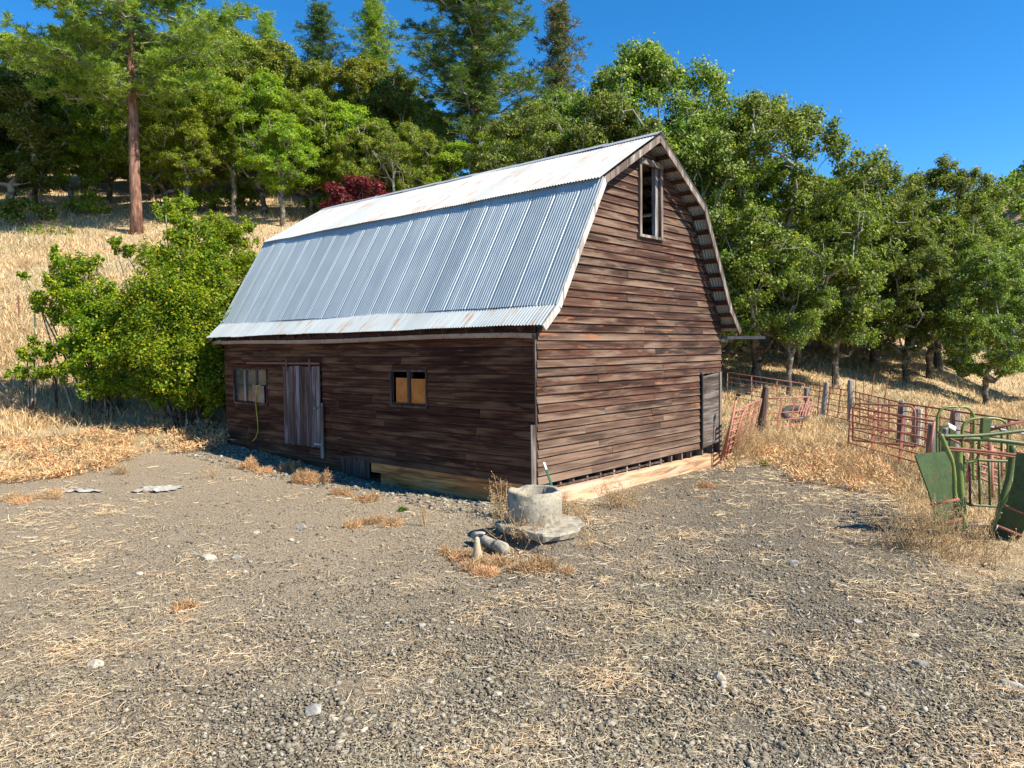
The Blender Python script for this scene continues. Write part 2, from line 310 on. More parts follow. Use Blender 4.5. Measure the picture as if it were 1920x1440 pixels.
# ground material
def ground_mat():
    m = NT('dirt_and_dry_grass', .95, .1)
    P = m.tc.outputs['Object']
    n_big = m.noise(.22, 5, .55); n_mid = m.noise(1.6, 6, .65); n_fine = m.noise(28, 8, .72); n_gr = m.noise(75, 4, .7)
    dark = m.ramp(n_fine, [(.3, (.10, .082, .058)), (.46, (.22, .182, .132)), (.6, (.35, .295, .22)), (.78, (.53, .46, .35))])
    light = m.ramp(n_fine, [(.3, (.18, .14, .095)), (.46, (.34, .27, .185)), (.6, (.46, .375, .265)), (.8, (.64, .545, .42))])
    dirt = m.mix(m.attr('pale'), m.mix(1, dark, (.84, .83, .82), 'MULTIPLY'), m.mix(1, light, (1.02, 1.0, .98), 'MULTIPLY'))
    # pebbly specks
    vr = m.n('ShaderNodeTexVoronoi'); vr.inputs['Scale'].default_value = 24; m.l(P, vr.inputs['Vector'])
    wn = m.n('ShaderNodeSeparateColor'); m.l(vr.outputs['Color'], wn.inputs[0])
    speck = m.math('MULTIPLY', m.ramp(wn.outputs[0], [(.88, (0,)*3), (.9, (1,)*3)]), m.ramp(vr.outputs['Distance'], [(.2, (1,)*3), (.32, (0,)*3)]))
    dirt = m.mix(speck, dirt, m.mix(wn.outputs[1], (.30, .28, .25), (.55, .51, .45)))
    # straw-coloured litter
    lit = m.noise(1, 6, .75, m.mapping((9, 26, 9), (0, 0, .35))); lit2 = m.noise(1, 6, .75, m.mapping((26, 9, 9), (0, 0, -.5)))
    lf = m.math('MAXIMUM', m.ramp(lit, [(.58, (0,)*3), (.64, (1,)*3)]), m.ramp(lit2, [(.62, (0,)*3), (.68, (1,)*3)]))
    lf = m.math('MULTIPLY', lf, m.ramp(m.math('ADD', m.math('MULTIPLY', n_mid, .6), m.math('MULTIPLY', n_big, .4)), [(.44, (.08,)*3), (.62, (.7,)*3)]))
    dirt = m.mix(lf, dirt, (.44, .33, .215))
    gr = m.ramp(m.noise(1, 7, .7, m.mapping((7, 3.0, 7))), [(.3, (.34, .24, .13)), (.5, (.52, .39, .23)), (.7, (.66, .53, .34))])
    gr = m.mix(m.ramp(m.noise(.35, 5, .6), [(.5, (0,)*3), (.68, (.7,)*3)]), gr, (.38, .25, .13)); gr = m.mix(m.ramp(m.noise(.16, 4, .6), [(.5, (0,)*3), (.62, (.6,)*3)]), gr, (.27, .20, .10))
    m.color(m.mix(m.attr('grass'), dirt, gr))
    inv = m.math('SUBTRACT', 1.0, vr.outputs['Distance'])
    vr2 = m.n('ShaderNodeTexVoronoi'); vr2.inputs['Scale'].default_value = 55; m.l(P, vr2.inputs['Vector'])
    h = m.math('ADD', m.math('MULTIPLY', n_fine, 1.1), m.math('ADD', m.math('MULTIPLY', inv, .5), m.math('MULTIPLY', m.math('SUBTRACT', 1.0, vr2.outputs['Distance']), .35)))
    m.bump(m.math('ADD', h, m.math('MULTIPLY', n_gr, .4)), (.05), 1.0)
    return m.m
M['ground'] = ground_mat()

# ------------------------------------------------------------------ terrain
HZ = lambda px: 654-.0113*(px-960)
DG = [0, 10, 14, 16.5, 18.5, 20.5, 23, 27, 32, 38, 44, 52, 65, 90, 140, 260]
COLS = {
 -500: [0, 0, .1, .4, 1.0, 1.5, 2.4, 4.2, 6.4, 8.6, 10.6, 13.5, 17.5, 27, 46, 84],
 0: [0, 0, 0, .05, .5, .95, 1.9, 3.6, 5.7, 7.9, 10, 12.8, 17.2, 27, 46, 84],
 260: [0, 0, 0, .05, .25, .7, 1.6, 3.3, 5.4, 7.6, 9.8, 12.6, 16.6, 26, 45, 82],
 450: [0, 0, 0, .04, .18, .32, .9, 2.5, 4.8, 7.5, 9.9, 12.4, 16.2, 25, 43, 78],
 600: [0, 0, 0, .0, .1, .2, .6, 2.2, 4.6, 7.2, 9.6, 12.3, 16.2, 24.5, 41, 74],
 900: [0, 0, 0, 0, .05, .1, .3, 1.2, 3.0, 5.2, 7.4, 9.8, 13.5, 20, 32, 56],
 1180: [0, 0, 0, 0, 0, 0, .1, .4, 1.3, 2.8, 4.4, 6.4, 9.5, 15, 24, 40],
 1350: [0, 0, 0, 0, -.05, -.05, -.1, -.1, 0, .6, 1.7, 3.2, 6.2, 12, 22, 38],
 1500: [0, 0, -.05, -.1, -.15, -.2, -.25, -.25, -.15, .35, 1.3, 2.6, 4.8, 9.5, 18, 31],
 1700: [0, -.05, -.15, -.2, -.22, -.28, -.35, -.38, -.3, -.1, .5, 1.7, 3.4, 7.5, 14, 25],
 1900: [0, -.1, -.2, -.22, -.25, -.3, -.4, -.6, -.8, -1.0, -1.05, -.4, 1.5, 5.5, 11, 20],
 2400: [0, -.1, -.2, -.25, -.3, -.4, -.6, -.9, -1.2, -1.5, -1.6, -1.3, 0, 3, 8, 16]}
CK = sorted(COLS); CT = np.array([COLS[k] for k in CK])
def zt(x, y):
    x = np.asarray(x, float); y = np.asarray(y, float); ys = np.maximum(y, 2.0)
    px = np.clip(960+FPX*x/ys, CK[0], CK[-1]); zc = np.stack([np.interp(y, DG, CT[i]) for i in range(len(CK))])
    idx = np.clip(np.searchsorted(CK, px)-1, 0, len(CK)-2); k = np.array(CK, float); t = (px-k[idx])/(k[idx+1]-k[idx]); t = t*t*(3-2*t)*.6+t*.4
    z = np.take_along_axis(zc, idx[None], 0)[0]*(1-t)+np.take_along_axis(zc, idx[None]+1, 0)[0]*t
    dx, dy = x-.4066, y-12.4934; u = dx*.6606+dy*.7507; v = -dx*.7507+dy*.6606
    z = z-.13*np.exp(-(v/.75)**2)*np.clip((u-.3)/1.2, 0, 1)*np.clip((7.6-u)/.8, 0, 1)*(v < .6)-.12*np.exp(-(u/.7)**2)*np.clip((v-.3)/1.0, 0, 1)*np.clip((5.4-v)/.9, 0, 1)*(u < .5)
    return z+.03*np.sin(x*.9+1.3*np.sin(y*.5))*np.sin(y*.8+.6)*np.clip((y-3)/8, .3, 1)
def zs(x, y): return float(zt(np.array([x]), np.array([y]))[0])
BDX = [-600, 0, 110, 300, 400, 450, 1300, 1350, 1420, 1500, 1600, 1660, 1695, 1725, 1800, 1920, 2500]
BDY = [15, 15.9, 16.6, 18.4, 19, 20, 20, 16.6, 17.6, 15.8, 15.0, 13.4, 11.6, 9.8, 9.0, 8.6, 8]
_rg0 = np.random.default_rng(3); _ph = _rg0.uniform(0, 6.28, (14, 3))
def wig(x, y, f=1.0):
    s = 0
    for i in range(14):
        k = f*(.5+i*.45); s = s+np.sin(k*(x*math.cos(_ph[i, 0])+y*math.sin(_ph[i, 0]))+_ph[i, 1])/(1+i*.35)
    return s*.35
def grass_amt(x, y):
    px = 960+FPX*x/np.maximum(y, 1.5); b = np.interp(px, BDX, BDY)
    return np.clip((y-b+wig(x, y, 1.4)*.55)/.9+.5, 0, 1)
def warp(a, b, n, c, s):
    """positions between a and b, dense round c"""
    f = lambda q: np.arcsinh((q-c)/s); t = np.linspace(f(a), f(b), n); return c+s*np.sinh(t)
gx = warp(-420, 420, 560, 0, 3.2); gy = warp(-60, 520, 620, 6.5, 3.2)
X, Y = np.meshgrid(gx, gy); Z = zt(X, Y)
ga = grass_amt(X, Y)
nz = np.array([mnoise.fractal(Vector((a*2.2, b*2.2, 0)), .9, 2.2, 4) for a, b in zip(X.ravel(), Y.ravel())]).reshape(X.shape)
Z = Z+nz*.014*np.clip(1.2-ga, .2, 1)*np.where(Y < 40, 1, 0)+nz*ga*.05
nx, ny = len(gx), len(gy); i = np.arange(ny-1)[:, None]*nx+np.arange(nx-1)[None]
F = np.stack([i, i+1, i+nx+1, i+nx], -1).reshape(-1, 4)
g = npmesh('ground', np.stack([X, Y, Z], -1).reshape(-1, 3), F, M['ground'], smooth=True); tag(g, kind='structure')
at = g.data.attributes.new('grass', 'FLOAT', 'POINT'); at.data.foreach_set('value', ga.ravel().astype(np.float32))
pale = np.clip(.5-X/4.2+.55*wig(X, Y, .8)+(Y-8)*.12*(X < 3), 0, 1)*.9
at = g.data.attributes.new('pale', 'FLOAT', 'POINT'); at.data.foreach_set('value', pale.ravel().astype(np.float32))

# ------------------------------------------------------------------ barn (local axes: x along the gable, y along the long side, z up)
Cx, Cy = math.sin(R(1.864))*12.5, math.cos(R(1.864))*12.5
TH = math.atan2(math.cos(R(41.351)), math.sin(R(41.351)))
barn = empty('barn', (Cx, Cy, 0), TH, 'old brown gambrel barn with corrugated metal roof in the dirt yard', 'barn')
BM = pmat(barn); BI = BM.inverted()
W_, L_, OF, OB = 6.80, 10.41, -.385, 10.81
def on_side(px, py, u=0.0):   # -> (v, z) on the long side wall
    o = BI @ Vector((0, 0, CAMZ)); p = BI @ wpt(px, py, 10); d = p-o; q = o+d*((u-o.x)/d.x); return q.y, q.z
def on_gable(px, py, v=0.0):  # -> (u, z)
    o = BI @ Vector((0, 0, CAMZ)); p = BI @ wpt(px, py, 10); d = p-o; q = o+d*((v-o.y)/d.y); return q.x, q.z
# roof profile (u, z) left to right
RP = [(-.264, 2.954), (.127, 3.303), (1.501, 5.591), (3.418, 6.705), (5.335, 5.56), (6.60, 3.45), (7.10, 2.935)]
def roof_u(z, side):
    pts = RP[:4] if side == 0 else RP[3:][::-1]
    return float(np.interp(z, [p[1] for p in pts], [p[0] for p in pts]))
ROWH = .152
def siding(axis, length_at, rows, z0, openings, name, mat, out, prob=.45, seed=1, rag=.0, rowh=ROWH):
    """lapped boards. axis 0: along x at y=0, axis 1: along y at x=0. out=+-1 outward sign on the other axis. openings: (a0,a1,z0,z1)"""
    r = random.Random(seed); mb = MB(); bounds = []
    def P(a, z, t):
        off = t*out
        return (a, off+base, z) if axis == 0 else (off+base, a, z)
    base = 0 if not isinstance(out, tuple) else out[1]
    if isinstance(out, tuple): out = out[0]
    for k in range(rows):
        za, zb = z0+k*rowh, z0+(k+1)*rowh
        la0, la1 = length_at(za); lb0, lb1 = length_at(zb)
        if la1-la0 < .15: continue
        j0 = r.uniform(-rag, rag) if rag else 0
        cuts = [la0]; a = la0+r.uniform(1.2, 4.5)
        while a < la1-.8 and r.random() < .85: cuts.append(a); a += r.uniform(2., 4.8)
        cuts.append(la1)
        dz = r.uniform(-.006, .006)
        for s0, s1 in zip(cuts[:-1], cuts[1:]):
            g0 = s0 if s0 == la0 else s0+.0025; g1 = s1 if s1 == la1 else s1-.0025
            pieces = [(g0, g1, za, zb)]
            for (o0, o1, oz0, oz1) in openings:
                new = []
                for (a0, a1, p0, p1) in pieces:
                    if o1 <= a0 or o0 >= a1 or oz1 <= p0 or oz0 >= p1: new.append((a0, a1, p0, p1)); continue
                    if a0 < o0: new.append((a0, o0, p0, p1))
                    if a1 > o1: new.append((o1, a1, p0, p1))
                    m0, m1 = max(a0, o0), min(a1, o1)
                    if p0 < oz0: new.append((m0, m1, p0, oz0))
                    if p1 > oz1: new.append((m0, m1, oz1, p1))
                pieces = new
            tilt = r.uniform(-.004, .004); pro = r.uniform(-.003, .005)
            for (a0, a1, p0, p1) in pieces:
                if a1-a0 < .01 or p1-p0 < .004: continue
                th = lambda z: .038-.028*(z-za)/rowh+pro
                ta0, ta1 = a0, a1
                e0 = lb0-la0 if a0 == la0 else 0; e1 = lb1-la1 if a1 == la1 else 0
                f = (p1-p0)/rowh
                jj = j0 if (a0 == la0) else 0
                zl, zh = (p0-(.012 if p0 == za else 0)), p1
                n = max(1, int((a1-a0)/.7)); prev = None
                for q in range(n+1):     # slightly bowed edges
                    t = q/n; aa = a0+jj+(a1-a0-jj)*t; bb = a0+jj+e0*f+(a1+e1*f-a0-jj-e0*f)*t
                    wv = .004*math.sin(aa*1.7+k*2.1)+.003*math.sin(aa*4.1+k)+dz if p0 == za else 0
                    ring = [P(aa, zl+wv, 0), P(aa, zl+wv, th(p0)+.003*math.sin(aa*2.3+k)), P(bb, zh, th(p1)), P(bb, zh, 0)]
                    if prev is None: mb.v += ring; b0 = len(mb.v)-4; mb.f.append((b0, b0+1, b0+2, b0+3))
                    else:
                        mb.v += ring; c0 = len(mb.v)-4
                        for e in range(4): mb.f.append((b0+e, c0+e, c0+(e+1) % 4, b0+(e+1) % 4))
                        b0 = c0
                    prev = ring
                mb.f.append((b0+3, b0+2, b0+1, b0))
    return mb.build(name, mat, barn)
# openings from the photograph, converted to metres on the wall planes
lu0, lz1 = on_gable(1196, 302); lu1, lz0 = on_gable(1235, 446); _, lz0 = on_gable(1215, 446)
LOFT = (on_gable(1198, 380)[0], on_gable(1234, 380)[0], on_gable(1215, 441)[1], on_gable(1218, 308)[1])
GD = (on_gable(1310, 770)[0], on_gable(1346, 770)[0], on_gable(1328, 838)[1], on_gable(1328, 700)[1])
W1 = (on_side(502, 720)[0], on_side(442, 720)[0], on_side(470, 752)[1], on_side(470, 694)[1])
SD = (on_side(606, 760)[0], on_side(538, 760)[0], on_side(572, 832)[1], on_side(572, 687)[1])
W2 = (on_side(801, 725)[0], on_side(737, 725)[0], on_side(769, 756)[1], on_side(769, 697)[1])
print('openings', LOFT, GD, W1, SD, W2)
Z0 = .316
def gl(z): return (0.0 if z < 3.28 else roof_u(z, 0)+.04, W_ if z < 3.3 else roof_u(z, 1)-.04)
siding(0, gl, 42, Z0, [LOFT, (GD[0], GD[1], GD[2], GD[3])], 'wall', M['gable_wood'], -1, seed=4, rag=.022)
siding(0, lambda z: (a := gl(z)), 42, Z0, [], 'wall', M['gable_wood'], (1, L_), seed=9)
SB = .28
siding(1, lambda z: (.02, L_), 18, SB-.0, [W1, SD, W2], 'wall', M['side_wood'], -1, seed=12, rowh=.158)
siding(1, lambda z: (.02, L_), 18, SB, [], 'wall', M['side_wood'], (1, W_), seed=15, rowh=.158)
# lower boards at the far half where the ground steps (down to the soil)
mb = MB()
for k in range(3): mb.box((-.028-.003*k, 5.4, -.18+.155*k), (-.001, L_, -.18+.155*k+.15))
mb.build('skirt_board', M['side_wood'], barn)
# corner posts, frame inside
for (a, b) in ((.01, .01), (W_-.13, .01), (.01, L_-.13), (W_-.13, L_-.13)): MB().box((a, b, -.1), (a+.12, b+.12, 2.85)).build('corner_post', M['dark_wood'], barn)
for v in np.arange(1.6, L_-.5, 1.6):
    MB().box((.012, v, .385), (.1, v+.09, 2.84)).build('stud', M['dark_wood'], barn); MB().box((W_-.1, v, .385), (W_-.012, v+.09, 2.84)).build('stud', M['dark_wood'], barn)
MB().box((.13, .13, .33), (W_-.13, L_-.13, .38)).build('floor', M['dark_wood'], barn)
MB().box((.13, .13, 2.85), (W_-.13, L_-.13, 2.9)).build('loft_floor', M['dark_wood'], barn)
# trim on the visible corner
MB().box((-.036, -.012, SB), (-.004, .018, 2.86)).build('corner_board', M['dark_wood'], barn)
# foundation: tan beam under the gable, joist ends in the gap
gb = MB(); gb.hexa([(-.02, -.06, -.3), (W_+.06, -.06, -.3), (W_+.06, .06, -.3), (-.02, .06, -.3), (-.02, -.06, .19), (W_+.06, -.06, .12), (W_+.06, .06, .12), (-.02, .06, .19)])
gb.build('foundation_beam', M['beam'], barn)
MB().box((0, .0, .195), (4.2, .10, .225)).build('sill_plate', M['dark_wood'], barn)
for k, u in enumerate([.28, .62, 1.0, 1.42, 1.85, 2.3, 2.75, 3.2, 3.62, 4.05, 4.5, 4.95, 5.35, 5.9, 6.4]):
    MB().box((u, .0, .12), (u+.045+.01*(k % 2), .5, .31)).build('joist', M['trim_wood'], barn)
# orange skirt boards on the long side
v1 = on_side(700, 880)[0]
MB().box((-.05, .0, .10), (-.02, v1, .29)).build('skirt_board', M['skirt'], barn)
MB().box((-.045, .0, -.26), (-.018, v1-.3, .094)).build('skirt_board', M['skirt'], barn)
mb = MB()
for k in range(9): mb.box((-.05, v1+.08+k*.11, -.06), (-.03-.004*(k % 3), v1+.08+k*.11+.1, .34-.02*(k % 4)))
mb.build('skirt_planks', M['dark_wood'], barn)

# roof sheets
def profile(kind, v0, v1):
    pts = []; v = v0
    if kind == 'corr':
        p = .068
        while v < v1: 
            for q in range(6): pts.append((v+p*q/6, .009*math.cos(2*math.pi*q/6)))
            v += p
    else:
        k = 0
        while v < v1:
            for _ in range(7):
                for a, h in ((0, .0), (.012, .010), (.03, .010), (.042, 0)): pts.append((v+a, h))
                v += .058
            for a, h in ((.0, .0), (.03, .0), (.035, .008), (.085, .008), (.09, 0), (.10, 0), (.104, .010), (.130, .010), (.136, 0), (.15, 0)): pts.append((v+a, h))
            v += .155
    return [(min(a, v1), h) for a, h in pts if a <= v1+.03]
def sheet(p0, p1, kind, mat, lift, parent, sag=0, v0=OF, v1=OB, n=8):
    """p0 lower (u,z), p1 upper"""
    d = np.array([p1[0]-p0[0], p1[1]-p0[1]]); d = d/np.linalg.norm(d); nr = np.array([-d[1], d[0]]) if p1[0] > p0[0] else np.array([d[1], -d[0]])
    pr = profile(kind, v0, v1); V = []; F = []; r = random.Random(5)
    jag = {}
    for v, h in pr:
        key = int((v-v0)/.62); j = jag.setdefault(key, r.uniform(-.008, .012)); lv = jag.setdefault(('h', key), r.uniform(0, .004))
        for q in range(n+1):
            t = q/n; e = -j if q == 0 else 0
            s_ = .012*math.sin(v*1.1+q*.5)+.006*math.sin(v*3.1+1)
            u = p0[0]+(p1[0]-p0[0])*t+d[0]*e+nr[0]*(h+lift+lv+s_*.5); z = p0[1]+(p1[1]-p0[1])*t+d[1]*e+nr[1]*(h+lift+lv+s_*.5)
            V.append((u, v, z))
    m = len(pr)
    for a in range(m-1):
        for q in range(n): F.append((a*(n+1)+q, (a+1)*(n+1)+q, (a+1)*(n+1)+q+1, a*(n+1)+q+1))
    mb = MB(); mb.v = V; mb.f = F; return mb.build('roof_sheet', mat, parent)
roof = MB().box((3.40, OF+.02, 6.60), (3.436, OB-.02, 6.68)).build('roof', M['purlin'], barn)
def ext(p, q, a): d = math.hypot(q[0]-p[0], q[1]-p[1]); return (q[0]+(q[0]-p[0])/d*a, q[1]+(q[1]-p[1])/d*a)
sheet(RP[0], ext(RP[0], RP[1], .1), 'corr', M['roof_flare'], .045, roof)
sheet(RP[1], RP[2], 'rib', M['roof_low'], .05, roof)
sheet(ext(RP[3], RP[2], .10), RP[3], 'corr', M['roof_up'], .07, roof)
sheet(ext(RP[3], RP[4], .06), RP[3], 'corr', M['roof_up'], .07, roof)
sheet(RP[5], RP[4], 'corr', M['roof_low'], .05, roof)
sheet(RP[6], ext(RP[6], RP[5], .1), 'corr', M['roof_flare'], .045, roof)
# ridge cap
mb = MB(); rc = random.Random(2); v = OF-.02
while v < OB:
    e = min(v+1.25, OB+.02); h0 = rc.uniform(0, .012)
    for s in (-1, 1):
        mb.slab([(3.418, v, 6.80+h0), (3.418, e+.03, 6.795), (3.418+s*.17, e+.03, 6.70), (3.418+s*.17, v, 6.705+h0)], (0, 0, .004))
    v = e
mb.build('ridge_cap', M['galv'], roof)
# purlins (skip sheathing) and rafters
for k in range(len(RP)-1):
    a, b = Vector(RP[k]), Vector(RP[k+1]); ln = (b-a).length; d = (b-a).normalized(); nr = Vector((-d.y, d.x)); n = max(2, int(round(ln/.37)))
    for q in range(n):
        t = (q+.5)/n; c = a+(b-a)*t; h = d*.05
        pp = [(c-h), (c+h), (c+h+nr*.022), (c-h+nr*.022)]
        mb = MB(); mb.hexa([(pp[0].x, OF+.03, pp[0].y), (pp[1].x, OF+.03, pp[1].y), (pp[1].x, OB-.03, pp[1].y), (pp[0].x, OB-.03, pp[0].y),
                 (pp[3].x, OF+.03, pp[3].y), (pp[2].x, OF+.03, pp[2].y), (pp[2].x, OB-.03, pp[2].y), (pp[3].x, OB-.03, pp[3].y)])
        mb.build('purlin', M['purlin'], roof)
for v in list(np.arange(.15, L_, .61)):
    mb = MB()
    for k in range(len(RP)-1):
        a, b = Vector(RP[k]), Vector(RP[k+1]); d = (b-a).normalized(); nr = Vector((d.y, -d.x)); o = nr*.10
        mb.hexa([(a.x, v, a.y), (b.x, v, b.y), (b.x, v+.045, b.y), (a.x, v+.045, a.y), (a.x+o.x, v, a.y+o.y), (b.x+o.x, v, b.y+o.y), (b.x+o.x, v+.045, b.y+o.y), (a.x+o.x, v+.045, a.y+o.y)][:8])
    mb.build('rafter', M['purlin'], roof)
# rake boards (front and back)
def rake(vv, th):
    for k in range(len(RP)-1):
        a, b = Vector(RP[k]), Vector(RP[k+1]); d = (b-a).normalized(); nr = Vector((-d.y, d.x))
        wd = .085; up = nr*.03; dn = -nr*wd
        if k in (0, 1): mat = M['rake_wood']
        elif k in (4, 5): mat = M['trim_wood']
        else: mat = M['trim_wood']
        e = d*.004
        mb = MB(); q = [a+dn+e, b+dn-e, b+up-e, a+up+e]
        mb.hexa([(q[0].x, vv, q[0].y), (q[1].x, vv, q[1].y), (q[1].x, vv+th, q[1].y), (q[0].x, vv+th, q[0].y), (q[3].x, vv, q[3].y), (q[2].x, vv, q[2].y), (q[2].x, vv+th, q[2].y), (q[3].x, vv+th, q[3].y)])
        mb.build('rake_board', mat, roof)
rake(OF, .028); rake(OB-.028, .028)
# eave board + gutter
MB().box((-.05, -.02, 2.86), (-.036, L_, 3.04)).build('fascia', M['purlin'], roof)
mb = MB(); n = 24
for q in range(n):
    va, vb = -.05+(L_+.38)*q/n, -.05+(L_+.38)*(q+1)/n
    za = 2.80+.018*math.sin(va*.8)+(.03 if q > n-2 else 0)-(.012 if q == 0 else 0); zb = 2.80+.018*math.sin(vb*.8)
    prof = [(-.06, .07), (-.055, .01), (-.09, -.015), (-.14, -.015), (-.165, .01), (-.17, .07)]
    for (c, d) in zip(prof[:-1], prof[1:]):
        mb.add([(c[0], va, za+c[1]), (d[0], va, za+d[1]), (d[0], vb, zb+d[1]), (c[0], vb, zb+c[1])], [(0, 1, 2, 3)])
gut = mb.build('gutter', M['gutter'], barn)
for q in range(12):
    v = .4+q*.88; MB().bar((-.03, v, 2.88), (-.17, v+.02, 2.885), .02, .006).build('gutter_strap', M['rust_pipe'], gut)
mb = MB(); pA, pB = (W_+.02, .1, 2.72), (W_+.02, .1, 2.72)
a = BI @ wpt(1352, 633, 17.75); b = BI @ wpt(1433, 633, 18.4)
mb.bar(a, b, .07, .07); mb.build('gutter_spout', M['black_iron'], barn)

# loft opening
def frame_g(o, w_, th, mat, parent, sill=True, head=True):
    a0, a1, z0, z1 = o
    MB().box((a0-w_, -.075, z0-.02), (a0, -.02, z1+.06)).build('frame', mat, parent)
    MB().box((a1, -.075, z0-.02), (a1+w_, -.02, z1+.06)).build('frame', mat, parent)
    MB().box((a0-w_-.04, -.095, z0-.075), (a1+w_+.04, -.015, z0-.022)).build('sill', mat, parent)
    MB().box((a0-w_+.03, -.10, z1-.06), (a1+w_-.02, -.02, z1+.05)).build('lintel', mat, parent)
loft = MB().box((LOFT[0], .0, LOFT[2]), (LOFT[0]+.07, .10, LOFT[3])).build('loft_window', M['trim_wood'], barn)
frame_g(LOFT, .075, .05, M['trim_wood'], loft)
MB().box((LOFT[1]-.13, -.01, LOFT[2]), (LOFT[1]-.005, .07, LOFT[3])).build('jamb', M['grey_wood_z'], loft)
# gable door: grey horizontal boards, slightly ajar and tilted
gd = empty('door', (GD[0], -.05, GD[2]), 0); gd.parent = barn; dw, dh = GD[1]-GD[0]-.10, GD[3]-GD[2]
mb = MB(); nb = 12
for k in range(nb):
    z0 = .04+k*(dh-.08)/nb; z1 = z0+(dh-.08)/nb-.006; sl = .05
    mb.hexa([(.07, -.02, z0-.02), (dw, -.02, z0+sl), (dw, .015, z0+sl), (.07, .015, z0-.02), (.07, -.02, z1-.02), (dw, -.02, z1+sl), (dw, .015, z1+sl), (.07, .015, z1-.02)])
mb.build('door_boards', M['door_grey'], gd)
MB().box((.035, -.03, 0), (.07, .02, dh)).build('door_edge', M['black_iron'], gd)
MB().box((dw+.02, -.04, -.25), (dw+.12, .0, dh+.03)).build('door_post', M['trim_wood'], gd)
MB().box((0, -.02, dh), (dw+.1, .03, dh+.035)).build('lintel', M['dark_wood'], gd)
# sliding door on the long side
def side_thing(name, o):
    e = empty(name, (0, o[0], o[2])); e.parent = barn; return e, o[1]-o[0], o[3]-o[2]
sdr, sw, sh = side_thing('sliding_door', SD)
mb = MB(); nb = 11
for k in range(nb):
    a = k*sw/nb; mb.box((-.085-.004*(k % 2), a+.002, -.03+.012*math.sin(k*2.2)), (-.06, a+sw/nb-.003, sh+.01*math.cos(k)))
mb.build('door_boards', M['door_purple'], sdr)
MB().box((-.10, -.10, -.25), (-.065, -.01, sh*.55)).build('latch_post', M['trim_wood'], sdr)
MB().bar((-.11, -.08, .05), (-.11, .2, .05), .03, .03).build('latch', M['galv'], sdr)
MB().bar((-.11, -.08, sh*.48), (-.11, .16, sh*.48), .05, .04).build('latch', M['trim_wood'], sdr)
tr0, tr1 = on_side(469, 681)[0]-SD[0], -.02
MB().bar((-.09, tr0, sh+.07), (-.09, tr1, sh+.07), .035, .04).build('door_track', M['rust_pipe'], sdr)
for a in (sw*.22, sw*.86): MB().bar((-.12, a, sh-.12), (-.12, a, sh+.17), .035, .02).build('track_hanger', M['rust_pipe'], sdr)
# windows
def side_window(o, n, ply):
    e, ww, hh = side_thing('window', o)
    fr = MB(); fr.box((-.05, -.035, -.04), (.02, 0, hh+.04)).box((-.05, ww, -.04), (.02, ww+.035, hh+.04)).box((-.056, -.035, -.085), (.02, ww+.035, -.04)).box((-.05, 0, hh), (.02, ww, hh+.035))
    fr.build('frame', M['dark_wood'], e)
    for k in range(1, n):
        a = ww*k/n; MB().box((-.03, a-.045, 0), (.03, a+.045, hh)).build('mullion', M['trim_wood'] if not ply else M['dark_wood'], e)
    for k in range(n):
        a0 = ww*k/n+(.045 if k else .0); a1 = ww*(k+1)/n-(.045 if k < n-1 else 0)
        if ply: MB().box((-.005, a0, .003), (.008, a1-(.10 if k == n-1 else 0), hh*(.78 if k == 0 else .8))).build('plywood_panel', M['plywood'], e)
        else:
            MB().box((.0, a0, 0), (.006, a1, hh)).build('pane', M['glass'], e)
            MB().box((-.012, a0, hh*.48), (-.001, a1, hh*.51)).build('glazing_bar', M['dark_wood'], e)
    return e
side_window(W1, 3, False); side_window(W2, 2, True)
a0, z1 = on_side(500, 722); a1, z0 = on_side(480, 755)
MB().slab([(-.06, a0, z0), (-.06, a1, z0+.03), (-.07, a1-.01, z1), (-.066, a0+.01, z1-.02)], (-.014, 0, 0)).build('patch_board', M['ply_patch'], barn)
# hose, leaning slat, steel post
hv, hz = on_side(482, 722); pts = []
for (px, py, o) in ((489, 722, -.09), (483, 723, -.10), (480, 735, -.10), (480, 760, -.08), (483, 790, -.09), (484, 808, -.1), (480, 820, -.14), (473, 828, -.2)):
    a, z = on_side(px, py, o); pts.append(BM @ Vector((o, a, z)))
he = MB().tube(pts, .013, 8); hose = he.build('hose', M['yellow_hose'], smooth=True); tag(hose, 'yellow hose hanging from plywood patch beside the barn window', 'hose')
p = wpt(1001, 912, 12.15); q = wpt(999, 797, 12.2)
tag(MB().bar(p, q, .075, .03, (.3, -1, 0)).build('slat', M['trim_wood']), 'upright grey wooden slat against near corner of barn', 'wooden slat')
tp = empty('fence_post', wpt(1037, 916, 11.3), 0, 'slim green steel post with white tip leaning behind concrete well ring', 'fence post')
p, q = wpt(1037, 918, 11.3), wpt(1020, 868, 11.9); m_ = p.lerp(q, .72)
MB().bar(p, m_, .03, .03).build('post_shaft', M['green_post'], tp, True); MB().bar(m_, q, .03, .03).build('post_tip', M['white_steel'], tp, True)

# ------------------------------------------------------------------ well, slab, pipe, cone
wc = wpt(1003, 960, 10.2); wc.z = .25
def ring(cx, cy, z0, z1, ro, ri, n=40, jit=.006, seed=1):
    r = random.Random(seed); V = []; F = []
    rows = [(ro, z0), (ro, (z0+z1)/2), (ro, z1-.012), (ro-.012, z1), (ri+.012, z1), (ri, z1-.012), (ri, z0)]
    for k in range(n):
        a = 2*math.pi*k/n; e = r.uniform(-jit, jit)
        for (rr, z) in rows:
            chip = -.035*max(0, math.sin(a*3+1.0))**6 if z >= z1-.02 else 0
            V.append((cx+(rr+e*.3)*math.cos(a), cy+(rr+e*.3)*math.sin(a), z+(e*.8 if z > z0+.1 else 0)+chip))
    m = len(rows)
    for k in range(n):
        b = (k+1) % n
        for q in range(m-1): F.append((k*m+q, b*m+q, b*m+q+1, k*m+q+1))
    mb = MB(); mb.v = V; mb.f = F; return mb
